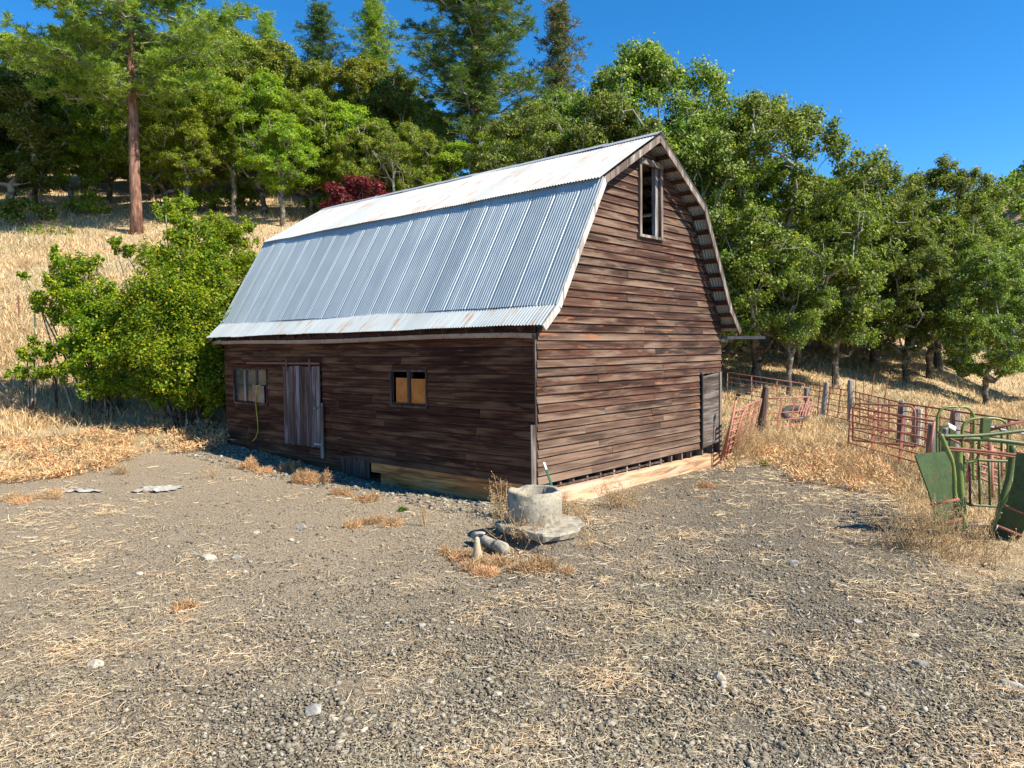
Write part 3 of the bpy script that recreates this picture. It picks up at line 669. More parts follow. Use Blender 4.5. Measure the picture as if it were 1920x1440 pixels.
we = empty('well', (wc.x, wc.y, 0), 0, 'round grey concrete well ring on a broken slab by the barn corner', 'well')
ring(wc.x, wc.y, .2, .67, .375, .315).build('ring', M['concrete'], we, True, True)
MB().tube([(wc.x, wc.y, .22), (wc.x, wc.y, .36)], .33, 24).build('fill', M['ground'], we, True)
pl = []; rr = random.Random(8)
for (px, py) in ((930, 982), (948, 990), (985, 997), (1018, 1005), (1052, 1003), (1080, 996), (1094, 984), (1086, 973), (1060, 967), (1030, 962), (1000, 962), (960, 971)):
    p = gpt(px, py, .22); pl.append((p.x, p.y, .24))
cx = sum(p[0] for p in pl)/len(pl); cy = sum(p[1] for p in pl)/len(pl)
mb = MB(); n = len(pl); fine = []
for k in range(n):
    for t in (0, .33, .66):
        a, b = pl[k], pl[(k+1) % n]; j = rr.uniform(-.02, .02); fine.append((a[0]+(b[0]-a[0])*t+j, a[1]+(b[1]-a[1])*t+j, .24+rr.uniform(-.008, .008)))
n = len(fine); V = [(cx, cy, .25)]+[(cx+(p[0]-cx)*.6, cy+(p[1]-cy)*.6, .248+rr.uniform(-.008, .008)) for p in fine]+fine+[(cx+(p[0]-cx)*1.02, cy+(p[1]-cy)*1.02, .21+rr.uniform(-.012, .008)) for p in fine]+[(cx+(p[0]-cx)*rr.uniform(.92, 1.0), cy+(p[1]-cy)*rr.uniform(.92, 1.0), .14+rr.uniform(-.02, .015)) for p in fine]+[(cx+(p[0]-cx)*.8, cy+(p[1]-cy)*.8, .10) for p in fine]
F = [(0, 1+k, 1+(k+1) % n) for k in range(n)]
for l_ in range(4): F += [(1+l_*n+k, 1+l_*n+(k+1) % n, 1+(l_+1)*n+(k+1) % n, 1+(l_+1)*n+k)[::-1] for k in range(n)]
MV = [(cx+(p[0]-cx)*sc_*rr.uniform(.95, 1.05), cy+(p[1]-cy)*sc_*rr.uniform(.95, 1.05), z_+rr.uniform(-.02, .02)) for sc_, z_ in ((.7, .16), (.9, .13), (1.04, .05), (1.25, -.03)) for p in fine]
mo = MB(); mo.v = MV; mo.f = [(l_*n+k, (l_+1)*n+k, (l_+1)*n+(k+1) % n, l_*n+(k+1) % n) for l_ in range(3) for k in range(n)]
mo.build('soil_mound', M['ground'], we, True, True)
mb.v = V; mb.f = F; mb.build('slab', M['concrete'], we, True)

def rock(name, c, s, mat, seed, flat=.6, parent=None):
    rg = np.random.default_rng(seed); V = []; import bmesh
    bm = bmesh.new(); bmesh.ops.create_icosphere(bm, subdivisions=3, radius=1)
    cuts = unit(rg.normal(size=(11, 3))); dist = rg.uniform(.55, .9, 11); ax = rg.uniform(.75, 1.25, 3)
    for v in bm.verts:
        p = np.array(v.co)
        for cdir, dd in zip(cuts, dist):
            k = p @ cdir
            if k > dd: p = p-cdir*(k-dd)
        p = p*ax*np.array([1, 1, flat]); nn = mnoise.noise(Vector(p*3)+Vector((seed, 0, 0)))*.05
        v.co = Vector(p*(1+nn)*s)
    me = bpy.data.meshes.new(name); bm.to_mesh(me); bm.free(); me.materials.append(mat)
    o = bpy.data.objects.new(name, me); col.objects.link(o); o.location = c; o.rotation_euler = (0, 0, seed*1.3)
    if parent: o.parent = parent
    return o
for k, (px, py, s_, lab) in enumerate(((1015, 1022, .12, 'dark rough rock under the front edge of the well slab'), (1050, 1022, .13, 'pale crumbling rock under the right front of the well slab'), (1082, 1012, .10, 'pale rock under the right edge of the well slab'), (975, 1016, .11, 'brown rock under the left front of the well slab'))):
    p = gpt(px, py); tag(rock('stone', (p.x, p.y+.05, .05), s_, M['stone_pale'] if 'pale' in lab else M['stone'], 60+k, .8), lab, 'stone', 'rocks propping the well slab')
# pipe stub lying, with rounded end; cone
pe = empty('concrete_pipe', gpt(915, 1018), 0, 'broken pale concrete pipe lying in front of the well slab', 'pipe')
a, b = gpt(888, 1003, .09), gpt(928, 1022, .09); MB().tube([a, a.lerp(b, .1), a.lerp(b, .5), b], [.045, .06, .065, .065], 14).build('pipe_body', M['concrete'], pe, True, True)
MB().tube([gpt(928, 1022, .09), gpt(934, 1024, .09), gpt(946, 1029, .08), gpt(949, 1030, .08)], [.06, .078, .078, .06], 16).build('pipe_collar', M['concrete'], pe, True, True)
tag(rock('flat_stone', gpt(899, 1000, .18), .07, M['stone'], 5, .35), 'small flat grey stone resting on the broken pipe', 'stone')
cb = gpt(895, 1052); cn = empty('concrete_stub', cb, 0, 'cream conical concrete stub standing in orange weeds', 'stub')
MB().tube([cb+Vector((0, 0, z)) for z in (-.02, .0, .08, .16, .24, .285, .30)], [.072, .070, .060, .047, .034, .028, .014], 20).build('stub_body', M['clay'], cn, True, True)

# ------------------------------------------------------------------ rocks placed one by one
for k, (px, py, s, mat, lab) in enumerate([
    (588, 1338, .075, 'stone', 'grey flat stone at bottom left of centre in the dirt yard'),
    (1349, 1272, .07, 'stone_pale', 'pale stone with a white chip beside it in dark gravel'),
    (1360, 1280, .03, 'stone_pale', 'white chip touching the pale stone in dark gravel'),
    (1713, 1187, .055, 'stone_pale', 'white angular stone in the gravel at right'),
    (1606, 1163, .05, 'stone', 'dark pointed stone in gravel left of the white angular stone'),
    (1895, 1275, .08, 'stone', 'grey stone at the right edge of the gravel'),
    (1488, 1062, .08, 'stone', 'flat grey stone lying near the gate shadow'),
    (567, 992, .085, 'stone', 'upright rounded grey stone in mid yard left'),
    (443, 1050, .06, 'stone', 'brownish round stone below the white cloth in left yard'),
    (390, 1053, .10, 'stone_pale', 'broad flat pale stone sunk in left yard dirt'),
    (790, 1175, .05, 'stone', 'bluish stone in the straw patch left of centre'),
    (480, 1002, .055, 'stone_pale', 'small white stone in left yard dirt'),
    (931, 1303, .04, 'stone_pale', 'small pale stone at lower centre of the yard'),
    (806, 1280, .035, 'stone_pale', 'small whitish stone left of lower centre'),
    (262, 1080, .05, 'stone_pale', 'pale pebble far left in the yard'),
    (180, 1248, .07, 'stone_pale', 'flat beige stone near the lower left corner'),
    (1730, 1240, .06, 'stone', 'dull grey stone in gravel at lower right'),
    (653, 880, .15, 'stone', 'large grey boulder in shade against the barn side'),
    (672, 884, .12, 'stone', 'smaller boulder right of the large one in barn shade'),
    (614, 872, .10, 'stone', 'rounded rock below the latch post of the sliding door'),
    (263, 848, .13, 'stone', 'dark bluish rock at the edge of orange weeds'),
    (690, 905, .07, 'stone_pale', 'light chip of stone in the barn shade by the boulders'),
    (546, 1015, .05, 'stone_pale', 'crumbled pale rubble piece beside the upright rounded stone'),
    (558, 1020, .04, 'stone_pale', 'little white rubble piece right of the crumbled one')]):
    p = gpt(px, py); o = rock('stone', (p.x, p.y, zs(p.x, p.y)+s*.18), s, M[mat], 20+k, .55); tag(o, lab, 'stone', 'loose stones in the yard')
def cloth(name, px, py, sx, sy, seed, label):
    p = gpt(px, py); n = 22; V = []; F = []
    for a in range(n):
        for b in range(n):
            u, v = a/(n-1)-.5, b/(n-1)-.5; e = mnoise.noise(Vector((u*4, v*4, seed)))
            x, y = u*sx*(1+.5*e), v*sy*(1+.5*mnoise.noise(Vector((v*4, u*4, seed+3))))
            h = .02+.10*max(0, mnoise.noise(Vector((u*6, v*6, seed+9))))*(1-abs(u)*1.6)
            V.append((x, y, h))
    F = [(a*n+b, (a+1)*n+b, (a+1)*n+b+1, a*n+b+1) for a in range(n-1) for b in range(n-1)]
    mb = MB(); mb.v = V; mb.f = F; o = mb.build(name, M['cloth'], smooth=True); o.location = (p.x, p.y, zs(p.x, p.y)); tag(o, label, 'rag')
cloth('rag', 296, 917, .75, .55, 3, 'crumpled dirty white rag lying in the left yard')
cloth('rag', 152, 923, .8, .18, 7, 'thin flattened white scrap far left in the yard')

# ------------------------------------------------------------------ corral panels, posts
def corral(pts4, rails, ups, r, mat, label, round_top=False, group='steel corral panels', upr=None):
    """pts4: bottom-left, bottom-right, top-right, top-left world points"""
    bl, br, trr, tl = [Vector(p) for p in pts4]
    e = empty('corral_panel', (bl+br)/2, 0, label, 'fence panel', group)
    if round_top:
        d = (trr-tl); dl = d.length; d = d/dl; up = (tl-bl).normalized(); c = .18
        P = [bl, tl-up*c]+[tl-up*c*(1-math.sin(t))+d*c*(1-math.cos(t)) for t in (R(30), R(60))]+[tl+d*c, trr-d*c]+[trr-up*c*(1-math.sin(t))-d*c*(1-math.cos(t)) for t in (R(60), R(30))]+[trr-up*c, br, bl]
    else: P = [bl, tl, trr, br, bl]
    mb = MB()
    if round_top: mb.tube(P, r, 8)
    else:
        for a, b in zip(P[:-1], P[1:]): mb.tube([a, b], r, 8)
    mb.build('frame', mat, e, True, True)
    for k in range(1, rails+1):
        t = k/(rails+1); MB().tube([bl.lerp(tl, t), br.lerp(trr, t)], r*.72, 6).build('rail', mat, e, True, True)
    for k in range(1, ups+1):
        t = k/(ups+1); MB().bar(bl.lerp(br, t), tl.lerp(trr, t), (upr or r*2.6), r*1.2, (0, 1, 0)).build('upright', mat, e, True)
    return e
def quad(xl, dl, xr, dr, h, lean=(0, 0), zoff=.08):
    """panel standing on the ground between photo column xl at depth dl and xr at dr"""
    a = wpt(xl, 700, dl); b = wpt(xr, 700, dr); a.z = zs(a.x, a.y)+zoff; b.z = zs(b.x, b.y)+zoff
    up = Vector((lean[0], lean[1], h)); return [a, b, b+up, a+up]
RP_, RU_ = M['red_pipe'], M['rust_pipe']
corral(quad(1364, 34.5, 1508, 31.5, 1.1), 4, 2, .019, RP_, 'red five rail corral panel farthest back beside the barn')
corral(quad(1515, 31, 1592, 28, 1.1, (.12, 0)), 4, 3, .020, RU_, 'brown corral panel between the two bleached grey posts')
corral(quad(1597, 27.8, 1690, 22.3, 1.12), 4, 4, .020, RU_, 'brown corral panel running downhill behind the round cornered gate')
corral(quad(1694, 22, 1790, 18.3, 1.12), 4, 3, .022, RU_, 'brown corral panel behind the short grey posts')
corral(quad(1792, 18.2, 1935, 15.2, 1.12), 4, 3, .022, RU_, 'brown corral panel behind the green cattle gate')
corral(quad(1600, 20.5, 1717, 18.8, 1.02, (0, 0), .25), 2, 1, .026, RP_, 'round cornered red gate standing in the middle of the pen', True, 'red steel gates')
corral(quad(1591, 20.2, 1752, 15.6, 1.15, (.05, -.05), .02), 5, 2, .026, RP_, 'long red corral panel left of the green cattle gate', False, upr=.06)
corral([wpt(1432, 818, 24), wpt(1500, 809, 24.6), wpt(1517, 744, 24.6), wpt(1440, 747, 24)], 4, 2, .020, RP_, 'red panel leaning right of the dark leaning post')
corral([wpt(1362, 857, 17.4), wpt(1413, 815, 22.5), wpt(1428, 748, 22.5), wpt(1381, 770, 17.4)], 4, 3, .020, RP_, 'red panel leading from barn corner to dark leaning post')
corral([wpt(1352, 861, 17.1), wpt(1368, 851, 17.9), wpt(1395, 768, 17.9), wpt(1377, 771, 17.1)], 6, 0, .026, RP_, 'narrow red gate propped upright at the barn right corner', False, 'red steel gates')
pz = empty('gate_rod', wpt(1358, 855, 17.0), 0, 'tall red rod with rag knot beside barn right corner', 'rod')
MB().tube([wpt(1357, 860, 17.0), wpt(1381, 744, 17.0)], .022, 8).build('rod_shaft', RP_, pz, True, True)
o = rock('rod_knot', wpt(1385, 740, 17.0)-wpt(1358, 855, 17.0), .07, M['tyre'], 3, .8, pz)
def post(px, py0, py1, d, r, mat, label, dx=0, name='fence_post', group=None, n=9):
    a = wpt(px, py0, d); b = wpt(px+dx, py1, d); a.z = min(a.z, zs(a.x, a.y))-.05
    a.x += 0; sgs = [a.lerp(b, t)+Vector((rnd.uniform(-.01, .01), 0, 0)) for t in (0, .3, .6, .85, .97, 1)]
    o = MB().tube(sgs, [r*1.05, r, r*1.02, r*.97, r*.9, r*.6], n).build(name, mat); tag(o, label, 'fence post', group); return o
post(1424, 800, 724, 23, .115, M['dark_wood'], 'thick dark wooden post leaning right among the red panels', 13)
post(1513, 765, 726, 30.6, .11, M['grey_wood_z'], 'short bleached grey post at the end of the farthest red panel')
post(1542, 765, 716, 29.5, .10, M['grey_wood_z'], 'bleached grey post leaning right against the brown panel', 8)
post(1594, 775, 712, 27.6, .10, M['grey_wood_z'], 'tall bleached post where two brown panels meet')
post(1690, 806, 752, 22.0, .13, M['grey_wood_z'], 'grey split post behind the round cornered red gate', 2)
post(1716, 815, 765, 21.0, .13, M['grey_wood_z'], 'grey split post right of the round cornered red gate', 5)
post(1743, 858, 793, 15.4, .10, M['grey_wood_z'], 'bluish grey post at the right end of the long red panel', 6)
post(1786, 815, 767, 18.4, .12, M['grey_wood_z'], 'grey split post behind the green arches', 6)
post(1773, 850, 801, 14.6, .09, M['grey_wood_z'], 'short grey post just left of the green headgate')
for (px, y0, y1, d, lab, dx) in ((1383, 740, 690, 37, 'thin rusty steel stake above the farthest red panel', 4), (1562, 735, 704, 36, 'thin white tipped stake left of an oak trunk', 1), (1604, 730, 706, 34, 'thin white tipped stake behind the brown panels', 1), (1619, 735, 714, 34, 'thin dark stake right of the white tipped one', 1), (1632, 730, 700, 34, 'thin stake leaning right near the shaded grass', 8), (1657, 735, 700, 33, 'second thin stake leaning right near the shaded grass', 9), (1537, 735, 712, 36, 'thin pale stake behind the leaning bleached post', 0)):
    post(px, y0, y1, d, .022, M['rust_pipe'], lab, dx, 'fence_stake', 'thin stakes of the wire fence', 5)
for (px, y0, y1, d, mat, lab) in ((65, 625, 555, 26.5, 'green_post', 'green steel stake on the left slope beside the shrub'), (35, 600, 553, 28, 'rust_pipe', 'rusty stake left of the green one on the slope'), (8, 415, 372, 45, 'trim_wood', 'weathered stake at far left edge below the oaks'), (18, 415, 378, 45, 'trim_wood', 'second weathered stake at far left edge below the oaks'), (58, 415, 385, 45, 'trim_wood', 'pale stake left of the red trunk pine'), (82, 418, 388, 45, 'trim_wood', 'pale stake nearest the red trunk pine')):
    post(px, y0, y1, d, .025, M[mat], lab, 0, 'fence_stake', 'stakes on the left slope', 5)
# old tyre-like hoop with rusty rack
ty = empty('tyre', wpt(1488, 772, 27.5), 0, 'old dark tyre lying in dry grass behind the leaning red panel', 'tyre')
c = wpt(1490, 768, 27.5); c.z = zs(c.x, c.y)+.28; ptsr = [c+Vector((.36*math.cos(t), .15*math.sin(t), .24*math.sin(t)*.9)) for t in np.linspace(0, 2*math.pi, 25)]
MB().tube(ptsr, .14, 10).build('tyre_ring', M['tyre'], ty, True, True)
rk = empty('rusty_rack', wpt(1510, 775, 26.6), 0, 'small rusty rack of bars leaning on the old tyre', 'rack')
for k in range(6): MB().tube([wpt(1494+k*5, 780, 26.4), wpt(1503+k*5, 752, 26.8)], .02, 5).build('rack_bar', M['red_pipe'], rk, True)

# ------------------------------------------------------------------ green cattle headgate
hg = empty('cattle_headgate', (gpt(1810, 1015).x, gpt(1810, 1015).y, -.1), 0, 'faded green steel cattle headgate with two flared side sheets in dry weeds', 'cattle gate')
def T(name, pts, r, mat, n=10, d=None):
    P = [wpt(*p) if len(p) == 3 else wpt(p[0], p[1], d) for p in pts]
    # smooth by Catmull-Rom
    if len(P) > 2:
        Q = []; PP = [P[0]]+P+[P[-1]]
        for k in range(1, len(PP)-2):
            for t in (0, .25, .5, .75):
                a, b, c_, e = PP[k-1], PP[k], PP[k+1], PP[k+2]
                Q.append(.5*((2*b)+(c_-a)*t+(2*a-5*b+4*c_-e)*t*t+(3*b-a-3*c_+e)*t**3))
        P = Q+[P[-1]]
    return MB().tube(P, r, n).build(name, mat, hg, True, True)
def S(name, pts, mat, d0, d1, th=.02):
    """flat sheet: depth changes linearly across from left edge (d0) to right (d1)"""
    xs = [p[0] for p in pts]; x0, x1 = min(xs), max(xs)
    P = [wpt(px, py, d0+(d1-d0)*(px-x0)/(x1-x0)) for px, py in pts]; nrm = (P[1]-P[0]).cross(P[-1]-P[0]).normalized()
    return MB().slab(P, nrm*th).build(name, mat, hg, True)
SL = S('side_sheet', [(1717, 856), (1722, 851), (1772, 847), (1783, 868), (1788, 895), (1790, 925), (1798, 955), (1808, 985), (1812, 1018), (1774, 1024), (1764, 995), (1752, 955), (1741, 920), (1729, 888)], M['teal_paint'], 10.1, 10.7)
SR = S('side_sheet', [(1940, 850), (1960, 900), (1940, 960), (1905, 1018), (1856, 1022), (1862, 985), (1874, 962), (1889, 938), (1899, 905), (1905, 850)], M['teal_paint'], 10.5, 9.9)
T('bent_tube', [(1764, 815), (1772, 835), (1784, 862), (1789, 895), (1790, 925), (1799, 957), (1810, 985), (1813, 1022)], .032, M['yellow_green'], d=10.55)
T('bent_tube', [(1916, 850), (1909, 885), (1900, 915), (1884, 945), (1869, 972), (1859, 995), (1856, 1025)], .032, M['yellow_green'], d=10.4)
T('upright_post', [(1797, 842), (1798, 880), (1802, 930), (1806, 962)], .052, M['yellow_green'], 12, 10.75)
T('upright_post', [(1899, 835), (1893, 890), (1876, 950), (1862, 1010)], .045, M['green_paint'], 10, 10.75)
T('upright_post', [(1806, 850), (1806, 900), (1806, 1010)], .028, M['green_paint'], 8, 10.9)
T('strap', [(1748, 947), (1798, 936)], .022, M['rust_pipe'], 6, 10.25); T('strap', [(1760, 983), (1804, 973)], .022, M['rust_pipe'], 6, 10.3)
T('strap', [(1884, 948), (1925, 965)], .02, M['rust_pipe'], 6, 10.1); T('strap', [(1868, 985), (1915, 1005)], .022, M['rust_pipe'], 6, 10.1)
T('latch_rod', [(1745, 945), (1752, 960), (1762, 990)], .012, M['yellow_green'], 6, 10.15)
T('chain', [(1871, 985), (1866, 995)], .009, M['galv'], 6, 10.0)
T('hinge_pin', [(1746, 944), (1751, 950)], .02, M['rust_pipe'], 8, 10.1); T('hinge_pin', [(1760, 979), (1765, 988)], .018, M['rust_pipe'], 8, 10.1)
# centre barred gate
T('gate_frame', [(1803, 900), (1803, 925), (1806, 938), (1818, 946), (1840, 948), (1872, 950)], .02, M['green_paint'], 8, 11.0)
T('gate_frame', [(1806, 880), (1812, 868), (1828, 864), (1836, 850), (1836, 815)], .022, M['green_paint'], 8, 11.0)
T('gate_frame', [(1830, 862), (1860, 864), (1894, 865)], .022, M['green_paint'], 8, 11.0)
for x in (1818, 1836, 1855, 1873): T('gate_bar', [(x, 864), (x+1, 949)], .017, M['dark_wood'] if x == 1818 else M['green_paint'], 7, 11.0)
# arches
T('arch', [(1757, 870), (1757, 800), (1759, 778), (1770, 765), (1790, 763), (1812, 764), (1823, 774), (1826, 790), (1825, 840), (1825, 900)], .022, M['yellow_green'], 8, 12.2)
T('arch', [(1762, 850), (1762, 812), (1768, 800), (1780, 797)], .018, M['green_paint'], 8, 11.6)
T('arch', [(1805, 860), (1804, 812), (1808, 795), (1822, 786), (1850, 784), (1876, 787), (1888, 798), (1890, 820), (1888, 890)], .022, M['yellow_green'], 8, 11.6)
T('arch', [(1866, 800), (1874, 804), (1878, 815), (1878, 845)], .018, M['green_paint'], 8, 11.4)
# top beams
T('top_beam', [(1760, 818), (1840, 816), (1930, 806)], .028, M['green_paint'], 8, 10.7)
T('top_beam', [(1775, 822), (1850, 824), (1930, 833)], .035, M['green_paint'], 8, 11.0)
T('push_rod', [(1766, 838), (1850, 846), (1930, 856)], .016, M['rust_pipe'], 8, 10.6); T('push_rod', [(1766, 843), (1850, 850), (1930, 861)], .016, M['rust_pipe'], 8, 10.6)
T('push_rod', [(1758, 810), (1800, 832)], .016, M['rust_pipe'], 8, 10.9); T('lever', [(1858, 806), (1930, 786)], .02, M['rust_pipe'], 8, 11.0)
T('lever', [(1855, 800), (1880, 806), (1930, 815)], .018, M['galv'], 8, 11.6); T('lever', [(1800, 828), (1812, 818)], .022, M['rust_pipe'], 8, 10.7)
a = wpt(1848, 784, 11.0); b = wpt(1846, 822, 11.0); MB().bar(a, b, .11, .08, (0, 1, 0)).build('pivot_block', M['green_paint'], hg, True)
a = wpt(1786, 800, 11.4); b = wpt(1784, 860, 11.4); MB().bar(a, b, .085, .04, (0, 1, 0)).build('flat_post', M['green_paint'], hg, True)
MB().slab([wpt(1778, 795, 11.2), wpt(1793, 803, 11.2), wpt(1791, 808, 11.1), wpt(1780, 802, 11.1)], (0, 0, .02)).build('cap_plate', M['white_steel'], hg, True)
T('foot_bar', [(1813, 985), (1862, 990)], .03, M['dark_wood'], 8, 10.8)
# red frames standing behind the headgate
rf = empty('corral_panel', wpt(1840, 900, 13), 0, 'red panel seen through the bars of the green headgate', 'fence panel', 'steel corral panels')
for nm, pts, r, d in [('frame', [(1812, 905), (1824, 835), (1832, 822), (1842, 826)], .025, 13)]+[('rail', [(1815, 865+k*11), (1875, 885+k*13)], .02, 13.2) for k in range(3)]+[('rail', [(1840, 835), (1885, 855)], .02, 13.3), ('upright', [(1834, 900), (1836, 835)], .03, 13.1), ('upright', [(1858, 935), (1858, 835)], .045, 13.2), ('upright', [(1877, 895), (1880, 830)], .025, 13.2), ('upright', [(1742, 850), (1752, 790)], .025, 13.6)]:
    P = [wpt(x, y, d) for x, y in pts]; MB().tube(P, r, 8).build(nm, M['red_pipe'], rf, True, True)

# ------------------------------------------------------------------ vegetation
def tree_data(seed, H, Rr, crown_lo, nclump, leaves, leaf, trunk_r, flat=.62, lean=0, clump_r=(.10, .17), shape='oak', up=.35, jag=1.0):
    """returns (leafV, leafF, woodV, woodF): a crown of leaf clumps on a grown skeleton"""
    rg = np.random.default_rng(seed)
    C = []; tries = 0
    while len(C) < nclump and tries < 4000:
        tries += 1; h = rg.random(); z = crown_lo+(1-crown_lo)*h
        prof = math.sin(math.pi*min(1, (h*.86+.13)))**.6 if shape == 'oak' else (1-h)**.8
        rr = Rr*prof*math.sqrt(rg.random())*rg.uniform(.8, 1.12*jag); a = rg.uniform(0, 2*np.pi)
        if rg.random() > .45+.55*(rr/(Rr*prof+1e-6)): continue
        p = np.array([rr*math.cos(a)+lean*z, rr*math.sin(a), z*H*rg.uniform(.93, 1.0)])
        if all(np.linalg.norm((p-q)*[1, 1, 1.3]) > clump_r[0]*H*.62 for q in C): C.append(p)
    C = np.array(C); cr = rg.uniform(clump_r[0], clump_r[1], len(C))*H
    # skeleton
    nodes = [np.array([0, 0, -.3])]; par = [-1]; th = max(.2, crown_lo*.9)*H
    for k in range(1, 6): nodes.append(np.array([lean*th/H*k/5+rg.normal()*.05*H*.1, rg.normal()*.05*H*.1, th*k/5])); par.append(k-1)
    order = np.argsort(np.linalg.norm(C-nodes[-1], axis=1)); ends = []
    for ci in order:
        p = C[ci]; N = np.array(nodes); d = np.linalg.norm(N-p, axis=1)+np.maximum(0, N[:, 2]-p[2]+.05*H)*1.2; d[:3] += H
        j = int(np.argmin(d)); st = nodes[j]; steps = max(2, int(np.linalg.norm(p-st)/(H*.055))); prev = j
        for s in range(1, steps+1):
            t = s/steps; q = st+(p-st)*t+rg.normal(size=3)*H*.012*(1-t*.5)+np.array([0, 0, H*.03*math.sin(math.pi*t)*(1 if rg.random() < .6 else -1)])
            nodes.append(q); par.append(prev); prev = len(nodes)-1
        ends.append(prev)
    cnt = np.zeros(len(nodes))
    for e in ends:
        k = e
        while k >= 0: cnt[k] += 1; k = par[k]
    cnt = np.maximum(cnt, 1); rad = trunk_r*(cnt/cnt.max())**.52
    rad[0] *= 1.35; segs = [(nodes[par[k]], nodes[k], rad[par[k]] if cnt[par[k]] < cnt[k]*2.5 or par[k] < 6 else rad[k]*1.15, rad[k]) for k in range(1, len(nodes))]
    # twigs
    tw = []
    for p, r_ in zip(C, cr):
        for _ in range(5):
            d = unit(rg.normal(size=3)+np.array([0, 0, up])); L1 = r_*rg.uniform(.6, 1.05); m = p+d*L1*.5+rg.normal(size=3)*r_*.12
            tw += [(p, m, trunk_r*.10, trunk_r*.07), (m, p+d*L1, trunk_r*.07, trunk_r*.03)]
    wv, wf = tubes_np(segs, 7); tv, tf = tubes_np(tw, 3)
    Wv = np.concatenate([wv, tv]); tri = np.concatenate([tf+len(wv)])
    # leaves
    wgt = cr**2; wgt = wgt/wgt.sum(); LV = []; LN = []
    for p, r_, w_ in zip(C, cr, wgt):
        n = int(leaves*w_); ns = max(5, n//110); sub = unit(rg.normal(size=(ns, 3)))*rg.uniform(.45, 1.0, (ns, 1))*r_*[1, 1, flat]; sub[:, 2] += .12*r_
        k = rg.integers(0, ns, n); off = rg.normal(size=(n, 3))*r_*.19*[1, 1, .7]
        q = sub[k]+off; LV.append(p+q); LN.append(unit(q)*.55+rg.normal(size=(n, 3))*.55+np.array([0, 0, .55]))
    LV = np.concatenate(LV); LN = unit(np.concatenate(LN)); sz = leaf*rg.uniform(.6, 1.35, len(LV))
    lv, lf = leafquads(LV, LN, sz, rg)
    return lv, lf, Wv, np.concatenate([wf, tri])
def proto(name, seed, leafm, barkm, tag_, **k):
    lv, lf, wv, wf = tree_data(seed, **k)
    e = empty(name, (0, 0, 0)); cr = npmesh('crown', lv, lf, leafm, e); tk = npmesh('trunk', wv, wf, barkm, e, True)
    for o in (cr, tk): 
        s = o.material_slots[0]; mt = s.material; s.link = 'OBJECT'; s.material = mt
    e['H'] = k['H']; e['R'] = k['Rr']; return e
def conifer_data(seed, H, Rr, lo, whorls, tuft, kind, trunk_r, leaves_per=22, taper=.85, topw=.1, droop=-.1, needle=.3, ragged=.3):
    rg = np.random.default_rng(seed); segs = []; T_ = []
    N = 14; tr = [np.array([rg.normal()*.004*H*.3, rg.normal()*.004*H*.3, H*k/N-(.3 if k == 0 else 0)]) for k in range(N+1)]
    trunk = MB().tube(tr, [trunk_r*(1-k/(N+.5))**.8+.02+(.2*trunk_r if k == 0 else 0) for k in range(N+1)], 14)
    for wi in range(whorls):
        h = lo+(1-lo)*(wi+rg.random()*.7)/whorls; h = min(h, .985); z = h*H; t = (h-lo)/(1-lo)
        prof = (1-t)**taper*(1-topw)+topw
        if kind == 'pine': prof = (math.sin(math.pi*(t*.8+.2))**.7)*.9+.1
        nb = rg.integers(3, 6); a0 = rg.uniform(0, 6.28)
        for b in range(nb):
            a = a0+b*2*np.pi/nb+rg.normal()*.3; ln = Rr*prof*rg.uniform(1-ragged*1.3, 1+ragged*.5); c = tr[min(int(h*N), N)].copy(); c[2] = z
            d = np.array([math.cos(a), math.sin(a), droop+.5*t]); prev = c; m = max(3, int(ln/.5)); r0 = trunk_r*.16*(ln/Rr)+.02
            for s in range(1, m+1):
                q = c+d*ln*s/m+np.array([0, 0, .25*ln*(s/m)**2])+rg.normal(size=3)*.05*ln*.4; segs.append((prev, q, r0*(1-(s-1)/m*.8), r0*(1-s/m*.8)))
                if s/m > .3:
                    for _ in range(tuft):
                        off = rg.normal(size=3)*[1, 1, .55]*(.10*ln*(1.1-s/m)+.26); T_.append(q+off); 
                        if rg.random() < .5: segs.append((q, q+off, .018, .01))
                prev = q
    T_ = np.array(T_); n = len(T_)*leaves_per; C = np.repeat(T_, leaves_per, 0); d = unit(rg.normal(size=(n, 3))*[1, 1, .7]+np.array([0, 0, .45])); ln = needle*rg.uniform(.7, 1.2, (n, 1))
    s = unit(np.cross(d, rg.normal(size=(n, 3))))*needle*.085
    A = C+d*ln*.12; V = np.stack([A-s*.5, A+s*.5, C+d*ln*.75+s*.9, C+d*ln], 1).reshape(-1, 3)
    wv, wf = tubes_np(segs, 5); return V, np.arange(4*n).reshape(n, 4), wv, wf, trunk
def cproto(name, seed, leafm, barkm, **k):
    lv, lf, wv, wf, tk_ = conifer_data(seed, **k); e = empty(name, (0, 0, 0)); cr = npmesh('crown', lv, lf, leafm, e); tk = tk_.build('trunk', barkm, e, smooth=True); lb = npmesh('limbs', wv, wf, M['bark_oak'], e, True)
    for o in (cr, tk):
        s = o.material_slots[0]; mt = s.material; s.link = 'OBJECT'; s.material = mt
    e['H'] = k['H']; e['R'] = k['Rr']; return e
OAK = {}
